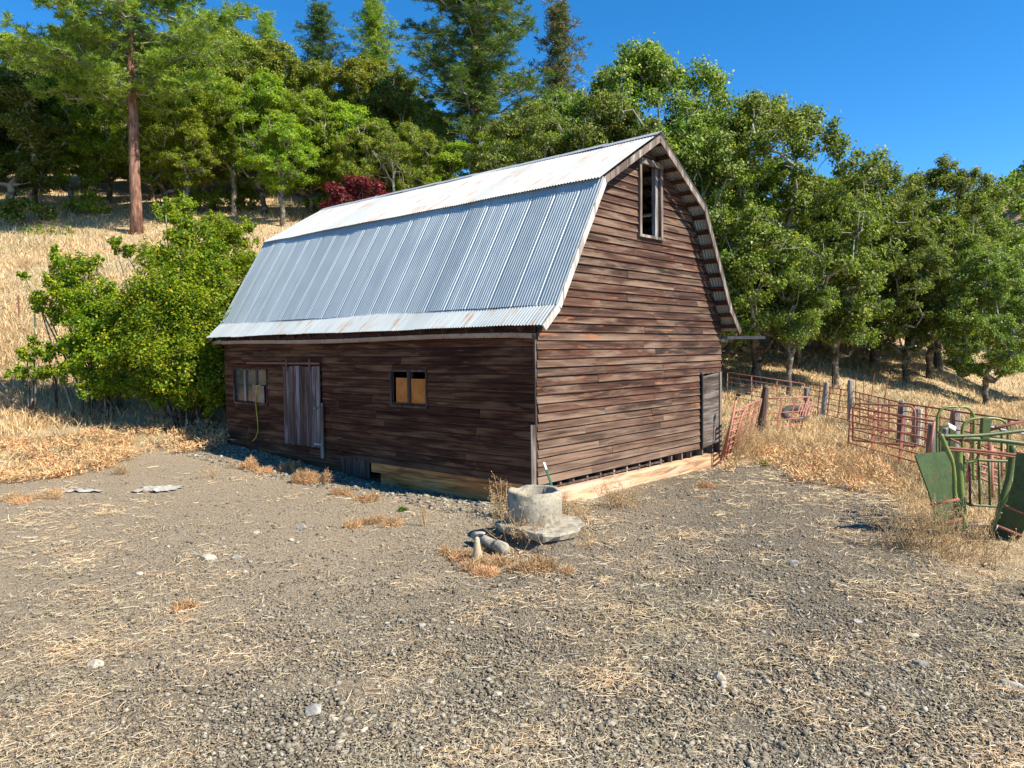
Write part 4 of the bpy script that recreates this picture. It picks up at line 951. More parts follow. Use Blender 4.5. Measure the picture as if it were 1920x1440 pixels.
for nm, sd_, kw in (('a', 11, dict(H=10, Rr=3.2, crown_lo=.23, nclump=108, leaves=74000)), ('b', 12, dict(H=10, Rr=2.8, crown_lo=.25, nclump=92, leaves=64000, lean=.12)),
                    ('c', 13, dict(H=10, Rr=3.5, crown_lo=.20, nclump=116, leaves=80000, lean=-.1)), ('d', 14, dict(H=10, Rr=2.8, crown_lo=.34, nclump=80, leaves=52000)),
                    ('w', 15, dict(H=10, Rr=4.2, crown_lo=.16, nclump=140, leaves=98000, jag=1.2)), ('t', 16, dict(H=10, Rr=3.0, crown_lo=.40, nclump=70, leaves=46000, lean=.2, jag=1.35))):
    OAK[nm] = proto('oak_tree', sd_, M['leaf_bright'], M['bark_oak'], nm, leaf=.128, trunk_r=.20, clump_r=(.05, .10), flat=.5, **kw)
FIR = cproto('fir_tree', 31, M['needle_blue'], M['bark_oak'], H=18, Rr=3.0, lo=.2, whorls=36, tuft=4, kind='fir', trunk_r=.22, leaves_per=18, needle=.34, ragged=.75)
PIN = cproto('pine_tree', 32, M['needle'], M['bark_pine'], H=22, Rr=3.7, lo=.3, whorls=34, tuft=5, kind='pine', trunk_r=.36, leaves_per=30, needle=.34, ragged=.6, topw=.2)
BIGP = cproto('pine_tree', 33, M['needle'], M['bark_pine'], H=26, Rr=7.2, lo=.34, whorls=38, tuft=5, kind='pine', trunk_r=.34, leaves_per=34, needle=.36, ragged=.4, droop=-.28)
used = set()
def place(pr, px, d, ytop, hw, label, cat, leafm=None, group=None, rz=None, barkm=None, lean=0):
    """stand a tree on the ground at photo column px and depth d, tall enough to reach photo row ytop, crown half-width hw px"""
    b = wpt(px, 600, d); b.z = zs(b.x, b.y); t = wpt(px, ytop, d); sz_ = (t.z-b.z)/pr['H']; sx = hw/FPX*d/pr['R']; sx = max(sx, sz_*.86) if pr.name.startswith('oak') else sx
    if pr.name in used:
        e = pr.copy(); col.objects.link(e)
        for ch in pr.children:
            c = ch.copy(); col.objects.link(c); c.parent = e
    else: e = pr; used.add(pr.name)
    for c in e.children:
        if leafm and c.name.startswith('crown'): c.material_slots[0].material = leafm
        if barkm and c.name.startswith('trunk'): c.material_slots[0].material = barkm
    e.location = b; e.scale = (sx, sx, sz_); e.rotation_euler = (0, lean, rnd.uniform(0, 6.28) if rz is None else rz)
    tag(e, label, cat, group); return e
PR0 = dict(OAK)
_real_children = {}
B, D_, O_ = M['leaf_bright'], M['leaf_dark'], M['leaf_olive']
GL = 'leafy trees of the hillside wood'
# (variant, px, depth, top y, half width px, label, leaf)
TREES = [
 ('b', 30, 47, 130, 95, 'dark oak with forked trunk at the left edge of the wood', D_),
 ('d', 75, 51, 120, 70, 'slender oak right of the forked trunk oak at far left', D_),
 ('a', 140, 50, 130, 85, 'shaded oak left of the red trunk pine', B),
 ('c', 215, 54, 110, 90, 'oak directly behind the red trunk pine', B),
 ('a', 320, 50, 150, 80, 'oak just right of the red trunk pine', B),
 ('d', 360, 47, 215, 60, 'low branching oak at wood edge right of the pine', B),
 ('b', 405, 51, 130, 75, 'oak with bare lower trunk above the big shrub', B),
 ('t', 445, 49, 170, 70, 'leaning thin oak above the big shrub', B),
 ('a', 500, 50, 135, 80, 'bright oak between the shrub and the barn roof', B),
 ('d', 535, 45, 215, 62, 'pale trunk oak standing nearest the barn left roof end', B),
 ('c', 590, 49, 160, 85, 'broad bright oak above the crimson shrub', B),
 ('b', 650, 50, 190, 75, 'light green oak right above the crimson shrub', B),
 ('a', 700, 47, 225, 70, 'round yellow green oak right of the crimson shrub', O_),
 ('w', 770, 46, 235, 80, 'tangled olive oak with dead branches above the roof ridge', O_),
 ('c', 60, 62, 60, 100, 'tall oak crown behind the forked oak at far left', B),
 ('a', 180, 64, 40, 100, 'tall oak crown behind the pine trunk', B),
 ('b', 300, 62, 60, 90, 'tall bright crown behind and right of the big pine', B),
 ('c', 385, 64, 50, 95, 'rounded high crown on the skyline right of the big pine', O_),
 ('w', 455, 66, 62, 70, 'reddish olive madrone crown on the skyline', O_),
 ('a', 530, 62, 85, 90, 'skyline crown between the small pine and the blue fir', O_),
 ('c', 620, 62, 110, 85, 'crown under the blue green fir', O_),
 ('b', 690, 60, 105, 78, 'dome shaped yellow green crown under the second conifer', O_),
 ('a', 745, 58, 130, 62, 'shaded crown left of the large open pine', D_),
 ('d', 810, 54, 210, 60, 'low tree left under the large open pine', O_),
 ('b', 860, 47, 265, 60, 'small tree over the roof ridge left of the pine trunk', B),
 ('d', 925, 46, 245, 55, 'small bright tree over the roof ridge right of the pine trunk', B),
 ('w', 1010, 42, 200, 85, 'mossy oak above the middle of the roof ridge', D_),
 ('c', 1080, 46, 160, 85, 'oak with hanging moss left of the barn peak', D_),
 ('w', 1215, 43, 98, 118, 'tall spreading oak rising right behind the barn peak', D_),
 ('a', 1155, 38, 175, 80, 'oak crown directly behind the barn peak', D_),
 ('c', 1330, 37, 245, 85, 'dense oak beside the right slope of the barn roof', D_),
 ('w', 1420, 39, 186, 125, 'great spreading oak with crooked limbs right of the barn', D_),
 ('a', 1497, 44, 330, 80, 'oak with straight dark trunk left of the double trunk oak', D_),
 ('b', 1568, 39, 370, 78, 'oak with bare dark trunk just behind the brown panels', D_),
 ('d', 1480, 36, 440, 55, 'low branched oak crown over the farthest red panel', D_),
 ('c', 1640, 47, 292, 90, 'oak with tall rounded top against the sky right of centre', D_),
 ('a', 1700, 43, 420, 85, 'oak with shaded trunk above the dark patch of grass', D_),
 ('t', 1760, 50, 308, 95, 'oak with broken open top against the sky', D_),
 ('b', 1745, 46, 400, 90, 'stout oak behind the dark patch of grass', D_),
 ('c', 1850, 41, 455, 90, 'single oak with leaning pale trunk at far right meadow', D_),
 ('d', 1815, 54, 362, 60, 'oak crown on the skyline left of the distant hill', D_),
 ('a', 1935, 46, 470, 80, 'oak cut off by the right edge of the picture', D_),
 ('a', 1600, 60, 330, 90, 'oak far back between the two skyline oaks', D_),
 ('b', 1540, 56, 330, 80, 'oak far back behind the straight dark trunk', D_),
 ('c', 1700, 66, 340, 90, 'oak farthest back behind the open topped oak', D_),
 ('c', 1290, 50, 210, 90, 'oak far back behind the barn right roof slope', D_),
 ('d', 1905, 66, 470, 60, 'far oak under the distant hill', D_),
 ('d', 1000, 54, 190, 70, 'tall thin oak behind the mossy oak over the ridge', O_),
 ('w', 1450, 50, 395, 80, 'low crowned oak behind the farthest red panel', D_),
 ('w', 1540, 51, 405, 75, 'low crowned oak left of the bare dark trunk', D_),
 ('w', 1625, 53, 400, 80, 'low crowned oak behind the two skyline oaks', D_),
 ('w', 1700, 52, 415, 75, 'wide low oak behind the stout oak', D_),
 ('w', 1790, 53, 425, 80, 'wide low oak left of the single meadow oak', D_),
 ('w', 1390, 48, 360, 70, 'low dark oak just right of the barn roof', D_),
 ('a', -60, 48, 110, 90, 'oak cut off by the left edge of the picture', D_),
]
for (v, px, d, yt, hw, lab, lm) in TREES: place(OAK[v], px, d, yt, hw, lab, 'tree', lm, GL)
rt = random.Random(21)
for k in range(44):
    px_ = rt.uniform(-90, 900) if k < 30 else rt.uniform(900, 1780); d_ = rt.uniform(56, 84) if k < 30 else rt.uniform(60, 84)
    b_ = wpt(px_, 600, d_); yb = HZ(px_)-(zs(b_.x, b_.y)-CAMZ)/d_*FPX
    zn = [z for lim, z in ((200, 'near the left edge'), (350, 'behind the red trunk pine'), (550, 'above the big shrub'), (700, 'behind the crimson shrub'), (900, 'over the left half of the roof ridge'), (1150, 'left of the barn peak'), (1450, 'behind the barn peak'), (2000, 'behind the brown corral panels')) if px_ < lim][0]
    place(OAK[rt.choice('abcdw')], px_, d_, yb-rt.uniform(150, 215), rt.uniform(55, 80), 'indistinct oak deep in the wood '+zn, 'tree', rt.choice((D_, O_, B)), 'indistinct oaks deep in the wood '+zn)
BUSH = []
for k, (px, d, lab) in enumerate(((330, 46.5, 'low bush under the oaks just right of the pine'), (385, 50, 'low bush behind the low branched oak'), (165, 49, 'dark bush in shade left of the pine trunk'), (470, 52, 'low bush in the wood above the big shrub'), (610, 50, 'low green bush left of the crimson shrub'))):
    BUSH.append((px, d, lab))
GC = 'conifers on the skyline'
place(BIGP, 262, 43, -330, 215, 'tall ponderosa pine with bare reddish trunk on the left slope', 'pine tree')
place(FIR, 610, 72, 10, 82, 'blue green fir on the skyline left of centre', 'fir tree', None, GC)
place(FIR, 712, 70, 4, 88, 'greener pointed conifer on the skyline right of the blue fir', 'fir tree', M['needle'], GC)
place(FIR, 515, 76, 30, 60, 'small narrow conifer tip on the skyline at left', 'fir tree', M['needle'], GC)
place(FIR, 440, 76, 34, 50, 'tiny dark conifer tip beside the madrone crown', 'fir tree', None, GC)
place(PIN, 895, 52, -110, 128, 'large open ponderosa pine with trunk showing over the roof ridge', 'pine tree', M['needle_mid'], GC)
place(FIR, 1050, 60, 10, 92, 'cone laden pine top rising behind the mossy oak', 'pine tree', M['needle_cone'], GC, barkm=M['bark_oak'])
# dead bare tree above the ridge
def dead(px, d, y0, y1, seed, label):
    rg = np.random.default_rng(seed); a = wpt(px, y0, d); b = wpt(px, y1, d); H = b.z-a.z; segs = []
    def grow(p, dr, ln, r, k):
        m = p+dr*ln*.5+rg.normal(size=3)*ln*.06; q = p+dr*ln+rg.normal(size=3)*ln*.06; segs.append((p, m, r, r*.8)); segs.append((m, q, r*.8, r*.55))
        if k > 0:
            for _ in range(3): grow(q if rg.random() < .6 else m, unit(dr+rg.normal(size=3)*.6), ln*.62, r*.5, k-1)
    grow(np.array([0, 0, -.5]), np.array([0, 0, 1.]), H*.42, .09, 4); v, f = tubes_np(segs, 5)
    o = npmesh('dead_tree', v, f, M['bark_dead']); o.location = (a.x, a.y, a.z); tag(o, label, 'dead tree')
dead(740, 44.5, 360, 228, 4, 'bare bleached dead tree above the roof ridge')

# shrubs built from clumps placed in depth
def clump_plant(name, base, clumps, leaf, n_per, leafm, barkm, seed, label, cat, stem=.035, group=None, flat=.75, sub=12):
    """clumps: (px,py,depth,radius m)"""
    rg = np.random.default_rng(seed); e = empty(name, base, 0, label, cat, group); C = []; N = []; segs = []; bb = np.array(base)
    for (px, py, d, r_) in clumps:
        c = np.array(wpt(px, py, d)); n = int(n_per*r_*r_); ns = max(sub, n//70)
        s = unit(rg.normal(size=(ns, 3)))*rg.uniform(.25, 1.15, (ns, 1))*r_*[1, 1, flat]; k = rg.integers(0, ns, n); q = s[k]+rg.normal(size=(n, 3))*r_*.15
        C.append(c+q); N.append(unit(q)*.4+rg.normal(size=(n, 3))*.6+[0, 0, .5])
        st = bb+rg.normal(size=3)*[.35, .35, 0]; m1 = st+(c-st)*.45+[0, 0, .25]+rg.normal(size=3)*.12
        segs += [(st, m1, stem, stem*.7), (m1, c, stem*.7, stem*.4)]
        for j in range(ns): 
            if rg.random() < .7: segs.append((c, c+s[j], stem*.3, stem*.1))
    C = np.concatenate(C); N = unit(np.concatenate(N)); v, f = leafquads(C, N, leaf*rg.uniform(.6, 1.4, len(C)), rg, .62)
    npmesh('foliage', v-bb, f, leafm, e); wv, wf = tubes_np(segs, 5); npmesh('stems', wv-bb, wf, barkm, e, True); return e
def gb_(px, d): b = wpt(px, 600, d); return Vector((b.x, b.y, zs(b.x, b.y)-.05))
LS = M['leaf_shrub']
clump_plant('shrub', gb_(350, 20.6), [(300, 480, 21, .62), (345, 450, 21.4, .55), (400, 440, 21.8, .6), (445, 445, 22, .5), (455, 490, 21.8, .55), (410, 500, 21.2, .75), (350, 520, 20.6, .8), (290, 540, 20.6, .7), (440, 550, 21, .7), (380, 580, 20.2, .85), (310, 600, 20, .85), (425, 610, 20.6, .75), (260, 610, 20.4, .65), (350, 650, 19.8, .85), (290, 660, 19.7, .75), (410, 670, 20.2, .75), (240, 670, 20, .6), (390, 715, 19.8, .55), (320, 705, 19.6, .6), (445, 700, 20.6, .55), (340, 410, 21.6, .38), (310, 390, 21.7, .28), (235, 470, 21.4, .3), (215, 455, 21.4, .2), (460, 425, 22, .3), (400, 405, 22, .3), (250, 575, 20.3, .6), (270, 715, 20, .5), (350, 735, 20, .55), (400, 745, 20.2, .5), (300, 745, 20.2, .45), (230, 720, 20.2, .45), (450, 640, 20.8, .5), (380, 480, 21.2, .7), (330, 560, 20.2, .8), (210, 640, 20.2, .5)],
   .078, 7600, LS, M['bark_oak'], 41, 'big yellow green shrub growing against the far left corner of the barn', 'shrub', group='shrubs left of the barn')
clump_plant('shrub', gb_(190, 21), [(110, 490, 21, .38), (150, 500, 21, .45), (100, 540, 21, .5), (150, 550, 20.8, .5), (195, 540, 21, .4), (215, 580, 20.8, .45), (165, 600, 20.6, .5), (120, 600, 21, .35), (70, 560, 21.2, .3), (45, 517, 21.3, .17), (105, 468, 21, .16), (200, 620, 20.4, .55), (150, 650, 20.4, .5), (200, 670, 20, .55), (165, 700, 20, .4), (85, 580, 21, .3), (180, 490, 21.2, .22), (130, 525, 21, .5), (180, 575, 20.8, .55), (140, 575, 20.9, .5), (175, 640, 20.5, .6), (215, 645, 20.3, .5), (120, 650, 20.6, .4), (140, 690, 20.2, .45), (185, 725, 20, .45), (230, 600, 20.6, .5)],
   .078, 6400, LS, M['bark_oak'], 42, 'arching light green shrub left of the biggest one', 'shrub', group='shrubs left of the barn')
clump_plant('shrub', gb_(80, 20.6), [(50, 665, 20.6, .3), (85, 660, 20.5, .34), (35, 700, 20.4, .28), (75, 700, 20.3, .33), (100, 690, 20.3, .25), (60, 640, 20.8, .22)],
   .078, 6000, LS, M['bark_oak'], 43, 'smallest low shrub at far left below the slope', 'shrub', group='shrubs left of the barn')
clump_plant('shrub', gb_(670, 33), [(640, 365, 32, .62), (680, 355, 32, .7), (665, 340, 32.2, .4), (705, 365, 32, .55), (735, 372, 32, .42), (625, 385, 32, .45), (650, 395, 31.6, .6), (690, 390, 31.6, .6)],
   .12, 2300, M['leaf_red'], M['bark_oak'], 44, 'crimson leaved shrub behind the roof ridge', 'shrub')
clump_plant('shrub', gb_(35, 45), [(15, 385, 45, .9), (50, 385, 45, .9), (80, 395, 45, .7), (30, 405, 44.5, .8)], .16, 900, M['leaf_dark'], M['bark_oak'], 45, 'dark low bush in shade at the far left wood edge', 'bush')
for k, (px, d, py, lab) in enumerate(((65, 42.5, 435, 'grey green sage tuft left on the upper slope'), (120, 42.5, 435, 'grey green sage tuft left of the pine foot'))):
    clump_plant('bush', gb_(px, d), [(px-15, py+2, d, .45), (px+12, py, d, .45)], .12, 900, M['leaf_olive'], M['bark_oak'], 60+k, lab, 'bush', group='low bushes on the upper slope')

for k, (px, d, lab) in enumerate(BUSH):
    b_ = gb_(px, d); rb = random.Random(k+5); cl = []
    for j in range(6):
        yb = HZ(px)-(b_.z-CAMZ)/d*FPX; cl.append((px+rb.uniform(-32, 32), yb-rb.uniform(12, 42), d+rb.uniform(-.6, .6), rb.uniform(.5, .85)))
    clump_plant('bush', b_, cl, .13, 1100, M['leaf_bright'], M['bark_oak'], 90+k, lab, 'bush', group='bushes under the oaks')
# dry weeds
def puff(px, py, r_, h, seed, label, n=2600, base_z=None, mat='weed', group='dry orange weed clumps', d=None):
    rg = np.random.default_rng(seed); p = gpt(px, py) if d is None else gb_(px, d); z = zs(p.x, p.y)
    nl = 9; lc = rg.normal(size=(nl, 2))*[r_*.5, r_*.42]; lr = r_*rg.uniform(.18, .5, nl); lh = h*rg.uniform(.35, 1.15, nl); k = rg.choice(nl, n, p=lr**2/np.sum(lr**2))
    u = unit(rg.normal(size=(n, 3))); u[:, 2] = np.abs(u[:, 2]); rr = rg.random((n, 1))**.45
    C = u*rr*np.stack([lr[k], lr[k], lh[k]], 1); C[:, :2] += lc[k]; dr = unit(u*.7+rg.normal(size=(n, 3))*.8+[0, 0, .2]); L1 = rg.uniform(.02, .075+.06*h, (n, 1)); s = unit(np.cross(dr, rg.normal(size=(n, 3))))*rg.uniform(.0016, .004, (n, 1))
    V = np.stack([C-s, C+s, C+dr*L1+s*.6, C+dr*L1-s*.6], 1).reshape(-1, 3)
    o = npmesh('dry_weed', V, np.arange(4*n).reshape(n, 4), M[mat]); o.location = (p.x, p.y, z); tag(o, label, 'weed', group); return o
def stalks(px, py, n, h, seed, label, spread=.12, mat='stalk', fan=.35, bits=6, group=None, r=.004, d=None):
    rg = np.random.default_rng(seed); p = gpt(px, py) if d is None else gb_(px, d); segs = []; BV = []
    for _ in range(n):
        a = np.array([rg.normal()*spread*.4, rg.normal()*spread*.4, 0]); dr = unit(np.array([rg.normal()*fan, rg.normal()*fan, 1])); L1 = h*rg.uniform(.5, 1.05); m = a+dr*L1*.5+rg.normal(size=3)*.02; q = a+dr*L1+rg.normal(size=3)*.05*h
        segs += [(a, m, r, r*.8), (m, q, r*.8, r*.4)]
        for _ in range(bits):
            t = rg.uniform(.35, 1); c = a+(q-a)*t; e = c+unit(rg.normal(size=3)+[0, 0, .5])*h*.13; segs.append((c, e, r*.5, r*.3)); BV.append(e)
    v, f = tubes_np(segs, 4)
    if BV:
        BV = np.repeat(np.array(BV), 2, 0)+rg.normal(size=(len(BV)*2, 3))*.008; bv, bf = leafquads(BV, unit(rg.normal(size=BV.shape)), .018, rg, .8); f = np.concatenate([f, bf+len(v)]); v = np.concatenate([v, bv])
    o = npmesh('dry_stalks', v, f, M[mat]); o.location = (p.x, p.y, zs(p.x, p.y)); tag(o, label, 'weed', group); return o
for k, a in enumerate([
  (1008, 1070, .30, .13, 'rounded orange weed clump in front of the well slab', 2600), (925, 1062, .33, .10, 'spreading orange weed right of the cream cone', 2400), (862, 1045, .2, .10, 'orange weed clump left of the cream cone', 1500),
  (925, 1030, .14, .10, 'small orange weed behind the cream cone', 900),
  (572, 905, .42, .26, 'upright orange weed clump at the edge of the barn shade', 2800), (545, 885, .2, .26, 'narrow orange weed left of the upright clump', 1200), (460, 882, .34, .22, 'orange weed clump below the sliding door', 2000), (500, 888, .26, .14, 'yellowish low weed between two orange clumps below the door', 1300),
  (690, 985, .27, .10, 'flat orange weed in the yard below the barn skirt boards', 1600), (688, 942, .25, .13, 'pale orange weed at the shade edge by the skirt boards', 1200), (640, 930, .2, .12, 'small orange weed right of the upright clump', 900),
  (405, 830, .36, .26, 'orange weed clump beside the hose', 1900), (360, 850, .45, .28, 'orange weed clump left of the barn corner', 2200),
  (60, 940, .34, .12, 'orange weed patch at the left edge of the yard', 1500), (348, 1142, .13, .06, 'tiny orange weed tuft in the lower left yard', 700),
  (1495, 843, .42, .22, 'orange weed mound in front of the leaning red panel', 2200), (1478, 868, .28, .12, 'small orange weed left of the mound by the panels', 1200), (1520, 875, .34, .15, 'orange weed right of the small one by the panels', 1500), (1590, 885, .45, .22, 'orange weed below the long red panel', 2200),
  (1325, 915, .2, .08, 'low orange weed by the right end of the foundation beam', 800)]):
    puff(a[0], a[1], a[2], a[3], 100+k, a[4], int(a[5]*2.2))
st = [(228, 892, 46, .34, 'fan of yellow green dry stalks in the left yard', .16, .75, 2), (397, 897, 14, .42, 'thin pale stalks fan below the weeds left of the door', .1, .6, 1), (793, 985, 12, .5, 'upright bare yellow stalks in front of the barn side', .08, .22, 1), (697, 945, 3, .3, 'single thin stalk at the shade edge', .02, .1, 1),
      (940, 970, 26, .62, 'branching dry stalks left of the well ring', .2, .35, 8), (975, 1020, 50, .62, 'tangled brown weed in front of the well ring', .35, .5, 8), (1165, 948, 60, .46, 'reddish brown dry weed against the foundation beam', .35, .65, 7), (1085, 990, 26, .45, 'pale dry weed at the right edge of the well slab', .2, .35, 8), (1060, 965, 22, .4, 'orange stalks between well ring and beam', .15, .45, 6),
      (1050, 1018, 50, .26, 'dry weeds hanging below the front of the well slab', .5, .6, 8), (960, 1000, 40, .4, 'dry weeds over the left edge of the well slab', .3, .5, 8), (1730, 1020, 110, .75, 'tangle of brown dry weeds left of the green headgate', .6, .5, 8), (1830, 1040, 60, .45, 'brown weeds at the foot of the green headgate', .8, .4, 8), (1000, 1025, 36, .3, 'mossy brown weed under the edge of the slab', .4, .5, 8),
      (1400, 850, 90, 1.0, 'pale seeding weeds at the foot of the dark leaning post', .9, .4, 9), (415, 818, 26, .6, 'grey dead stalks beside the far barn corner', .3, .3, 6)]
st += [(60, 770, 60, .8, 'brown twiggy weeds under the smallest left shrub', .8, .6, 5), (170, 785, 80, .9, 'grey brown tangle under the arching shrub', 1.0, .6, 5), (270, 790, 90, .9, 'dead twigs in the shade under the big shrub', 1.1, .6, 5), (240, 800, 50, .7, 'pale seeding stalks in front of the shaded twigs', .8, .4, 9), (1600, 870, 60, .55, 'brown seeding weeds below the long red panel', .9, .5, 8), (1450, 835, 60, .6, 'pale weeds left of the orange mound by the panels', .7, .45, 8)]
for k, a in enumerate(st): stalks(a[0], a[1], a[2], a[3], 200+k, a[4], a[5], fan=a[6], bits=a[7], group='dead stalks in the yard')
for k, (px, py, s, lab) in enumerate(((1435, 868, .16, 'small bright green weed by the red panels'), (940, 962, .08, 'tiny green sprout left of the well ring'), (755, 960, .06, 'tiny green sprout right of the barn shade'))):
    p = gpt(px, py); rg = np.random.default_rng(k); n = 260; C = rg.normal(size=(n, 3))*[s*.5, s*.5, s*.3]+[0, 0, s*.4]; v, f = leafquads(C, unit(rg.normal(size=(n, 3))+[0, 0, .8]), .035, rg)
    o = npmesh('green_weed', v, f, M['greenweed']); o.location = (p.x, p.y, zs(p.x, p.y)); tag(o, lab, 'weed', 'green sprouts in the yard')

# ------------------------------------------------------------------ stuff: weeds band, meadow grass, straw, gravel
rg = np.random.default_rng(77)
def scatter(n, x0, x1, d0, d1, power=1.0):
    """random ground points, uniform in photo columns and in 1/depth^power"""
    px = rg.uniform(x0, x1, n); a, b = d0**-power, d1**-power; d = (a+(b-a)*rg.random(n))**(-1/power); x = (px-960)/FPX*d
    return px, x, d
def inbarn(x, y):
    dx, dy = x-Cx, y-Cy; c, s = math.cos(TH), math.sin(TH); u = dx*c+dy*s; v = -dx*s+dy*c; return (u > -.1) & (u < W_+.1) & (v > -.1) & (v < L_+.1)
px, x, y = scatter(260000, -250, 2150, 8, 62, .55); ga_ = grass_amt(x, y); keep = (ga_ > rg.random(len(x))) & ~inbarn(x, y); x, y = x[keep], y[keep]
pxg = 960+FPX*x/y; eg = y-np.interp(pxg, BDX, BDY); kk = ~((pxg < 430) & (eg < 3.0) & (rg.random(len(x)) < .8)); x, y = x[kk], y[kk]
P = np.stack([x, y, zt(x, y)-.02], 1); hh = np.clip(.20+.10*wig(x, y, .8), .08, .5)*rg.uniform(.6, 1.3, len(x))*np.clip(y/16, .75, 1.4)*np.clip((y-np.interp(960+FPX*x/y, BDX, BDY))/2.2, .3, 1)*np.where(y < 13, .75, 1)
v, f = blades(P, hh, np.clip(y*.0011, .008, .05), rg, .45)
tag(npmesh('meadow_grass', v, f, M['grass']), 'dry golden grass covering the slope and the pens', 'grass', kind='stuff')
# orange weed band along the edge of the yard
px, x, y = scatter(260000, -200, 1700, 13.5, 24, .6); b = np.interp(px, BDX, BDY); e = y-b+wig(x, y, 1.0)*.7
ok = (e > -.7) & (e < 2.8) & ((px < 430) | (px > 1360)) & ~inbarn(x, y) & (rg.random(len(x)) < np.clip(.55+wig(x, y, 2.2)*.9, .03, 1)*np.where(px > 1300, .55, 1)); x, y = x[ok], y[ok]; n = len(x)
lump = np.clip(.20+.16*wig(x+3, y, 2.2), .03, .42); zz = rg.random(n)**.7*lump
C = np.stack([x, y, zt(x, y)+zz], 1); dr = unit(rg.normal(size=(n, 3))*[1, 1, .8]+[0, 0, .5]); L1 = rg.uniform(.05, .15, (n, 1)); s = unit(np.cross(dr, rg.normal(size=(n, 3))))*.010
V = np.stack([C-s, C+s, C+dr*L1+s*.5, C+dr*L1-s*.5], 1).reshape(-1, 3)
tag(npmesh('dry_weeds', V, np.arange(4*n).reshape(n, 4), M['weed_band']), 'band of low orange weeds along the edge of the yard', 'weeds', kind='stuff')
# straw lying on the dirt
px, x, y = scatter(46000, -150, 2100, 3.6, 18, 1.2); dens = np.clip(.45+.6*wig(x, y, 1.1)+.5*wig(x, y, 5.5)+.2*(x > .5)-.25*(x < -1.2), .12, 1); ok = rg.random(len(x)) < dens; x, y = x[ok], y[ok]
pc, xc, yc = scatter(4200, -150, 2100, 3.6, 18, .8); dc = np.clip(.22+.8*wig(xc, yc, 1.1)+.26*((xc > .3) & (yc > 5.5))-.20*(xc < -1.5), .04, 1); ok = rg.random(len(xc)) < dc; xc, yc = xc[ok], yc[ok]
cn_ = (rg.pareto(1.4, len(xc))*12+8).clip(6, 130).astype(int); cr_ = (.02*np.sqrt(cn_)*rg.uniform(.7, 1.5, len(xc))); k = np.repeat(np.arange(len(xc)), cn_)
x = np.concatenate([x, xc[k]+rg.normal(size=len(k))*cr_[k]]); y = np.concatenate([y, yc[k]+rg.normal(size=len(k))*cr_[k]])
ok = (y > 3.2) & (rg.random(len(x)) < np.clip((y-1)/5, .5, 1)) & (grass_amt(x, y) < .8) & ~inbarn(x, y); x, y = x[ok], y[ok]; n = len(x)
a = rg.uniform(0, np.pi, n); L1 = (rg.uniform(.025, .125, n)*np.clip(y/7, .75, 1.4))[:, None]*(1+.8*(rg.random((n, 1)) < .10)); dr = np.stack([np.cos(a), np.sin(a), rg.normal(size=n)*.15], 1); wv_ = np.stack([-np.sin(a), np.cos(a), rg.normal(size=n)*.4], 1)*rg.uniform(.0012, .0026, (n, 1))*np.clip(y/7, .8, 2.2)[:, None]
C = np.stack([x, y, zt(x, y)+.02+rg.random(n)*.015], 1); bend = np.stack([-np.sin(a), np.cos(a), np.zeros(n)], 1)*rg.normal(size=(n, 1))*.012
V = np.stack([C-dr*L1*.5-wv_, C-dr*L1*.5+wv_, C+bend+wv_, C+bend-wv_, C+dr*L1*.5+wv_*.7, C+dr*L1*.5-wv_*.7], 1).reshape(-1, 3); i6 = np.arange(n)*6
F = np.concatenate([np.stack([i6, i6+1, i6+2, i6+3], 1), np.stack([i6+3, i6+2, i6+4, i6+5], 1)])
tag(npmesh('straw', V, F, M['straw']), 'scattered straw lying on the dirt yard', 'straw', kind='stuff')
# gravel
base = unit(np.array([[1, 0, 0], [0, 1, 0], [-1, 0, 0], [0, -1, 0], [0, 0, 1], [0, 0, -1], [.7, .7, .5], [-.7, .7, .4], [-.7, -.7, .5], [.7, -.7, .4]], float))
tri = np.array([[4, 0, 6], [4, 6, 1], [4, 1, 7], [4, 7, 2], [4, 2, 8], [4, 8, 3], [4, 3, 9], [4, 9, 0], [5, 6, 0], [5, 1, 6], [5, 7, 1], [5, 2, 7], [5, 8, 2], [5, 3, 8], [5, 9, 3], [5, 0, 9]])
m_ = NT('gravel_stones', .9, .15); m_.color(m_.ramp(m_.island(), [(0, (.11, .094, .068)), (.5, (.19, .163, .12)), (.8, (.28, .245, .185)), (.93, (.33, .29, .22)), (1, (.44, .39, .30))])); m_.bump(m_.noise(90), .003); M['gravel'] = m_.m
px, x, y = scatter(190000, -150, 2100, 3.6, 17, 1.4); ok = (grass_amt(x, y) < .6) & ~inbarn(x, y) & (rg.random(len(x)) < np.clip(.8+.35*wig(x+9, y, 1.3)-.45*np.clip(-x/2, 0, 1), .12, 1)); x, y = x[ok], y[ok]; n = len(x)
s = (.0055*rg.pareto(2.8, n)+.0075).clip(0, .034)[:, None, None]; S3 = s*rg.uniform(.65, 1.3, (n, 1, 3))*[1, 1, .65]; ang = rg.uniform(0, 6.28, n); ca, sa = np.cos(ang), np.sin(ang)
Q = (base[None]+rg.normal(size=(n, 10, 3))*.13)*S3; QX = Q[..., 0]*ca[:, None]-Q[..., 1]*sa[:, None]; QY = Q[..., 0]*sa[:, None]+Q[..., 1]*ca[:, None]
V = np.stack([QX+x[:, None], QY+y[:, None], Q[..., 2]+(zt(x, y)+.006)[:, None]], -1).reshape(-1, 3); F = (np.arange(n)[:, None, None]*10+tri[None]).reshape(-1, 3)
n2 = 7000; v_ = rg.uniform(-.3, L_+1, n2); u_ = -rg.uniform(.1, 1.0, n2)**1.3*1.5; x2 = Cx+u_*math.cos(TH)-v_*math.sin(TH); y2 = Cy+u_*math.sin(TH)+v_*math.cos(TH)
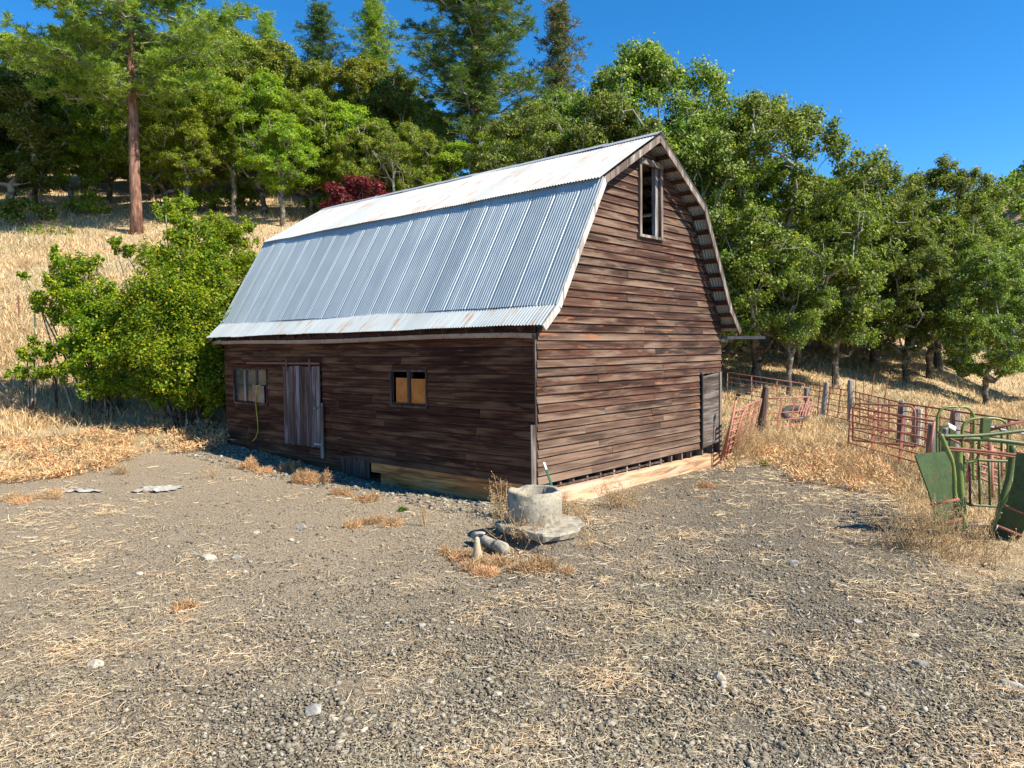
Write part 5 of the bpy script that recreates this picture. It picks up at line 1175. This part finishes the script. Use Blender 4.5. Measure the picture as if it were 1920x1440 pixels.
s2 = (.012*rg.pareto(2.2, n2)+.012).clip(0, .07)[:, None, None]; Q2 = (base[None]+rg.normal(size=(n2, 10, 3))*.16)*s2*[1, 1, .6]; Q2[..., 0] += x2[:, None]; Q2[..., 1] += y2[:, None]; Q2[..., 2] += zt(x2, y2)[:, None]
V = np.concatenate([V, Q2.reshape(-1, 3)]); F = np.concatenate([F, (np.arange(n2)[:, None, None]*10+tri[None]).reshape(-1, 3)+n*10])
tag(npmesh('gravel', V, F, M['gravel']), 'loose gravel and clods over the dirt yard', 'gravel', kind='stuff')

# ------------------------------------------------------------------ distant hill
def hill():
    nx_, ny_ = 60, 30; V = []; 
    for j in range(ny_):
        for i_ in range(nx_):
            u, v_ = i_/(nx_-1), j/(ny_-1); x = 90+320*u; y = 240+220*v_
            h = 98*math.exp(-((u-.62)/.42)**2)*math.sin(math.pi*min(1, v_*1.1+.02))**.8+4*math.sin(u*9+v_*5); V.append((x, y, h-4))
    F = [(j*nx_+i_, j*nx_+i_+1, (j+1)*nx_+i_+1, (j+1)*nx_+i_) for j in range(ny_-1) for i_ in range(nx_-1)]
    mb = MB(); mb.v = V; mb.f = F; m = NT('distant_hill_soil', .95, .1); m.color(m.ramp(m.noise(.03), [(.4, (.30, .20, .13)), (.6, (.42, .28, .19))]))
    o = mb.build('distant_hill', m.m, smooth=True); tag(o, kind='structure'); V = np.array(V)
    rg2 = np.random.default_rng(5); k = rg2.integers(0, len(V), 2600); c = V[k]+rg2.normal(size=(2600, 3))*[3, 4, 0]+[0, 0, 2]
    keep_ = np.sin(c[:, 0]*.05)+np.sin(c[:, 1]*.06+1) > -1.15; c = c[keep_]
    n_ = 110; C = np.repeat(c, n_, 0)+unit(rg2.normal(size=(len(c)*n_, 3)))*rg2.uniform(.4, 1, (len(c)*n_, 1))*[3, 3, 3.4]
    v, f = leafquads(C, unit(rg2.normal(size=C.shape)+[0, 0, .8]), 1.3, rg2, .8)
    tag(npmesh('distant_wood', v, f, M['leaf_dark']), 'far wooded hillside under the sky at right', 'wood', kind='stuff')
hill()
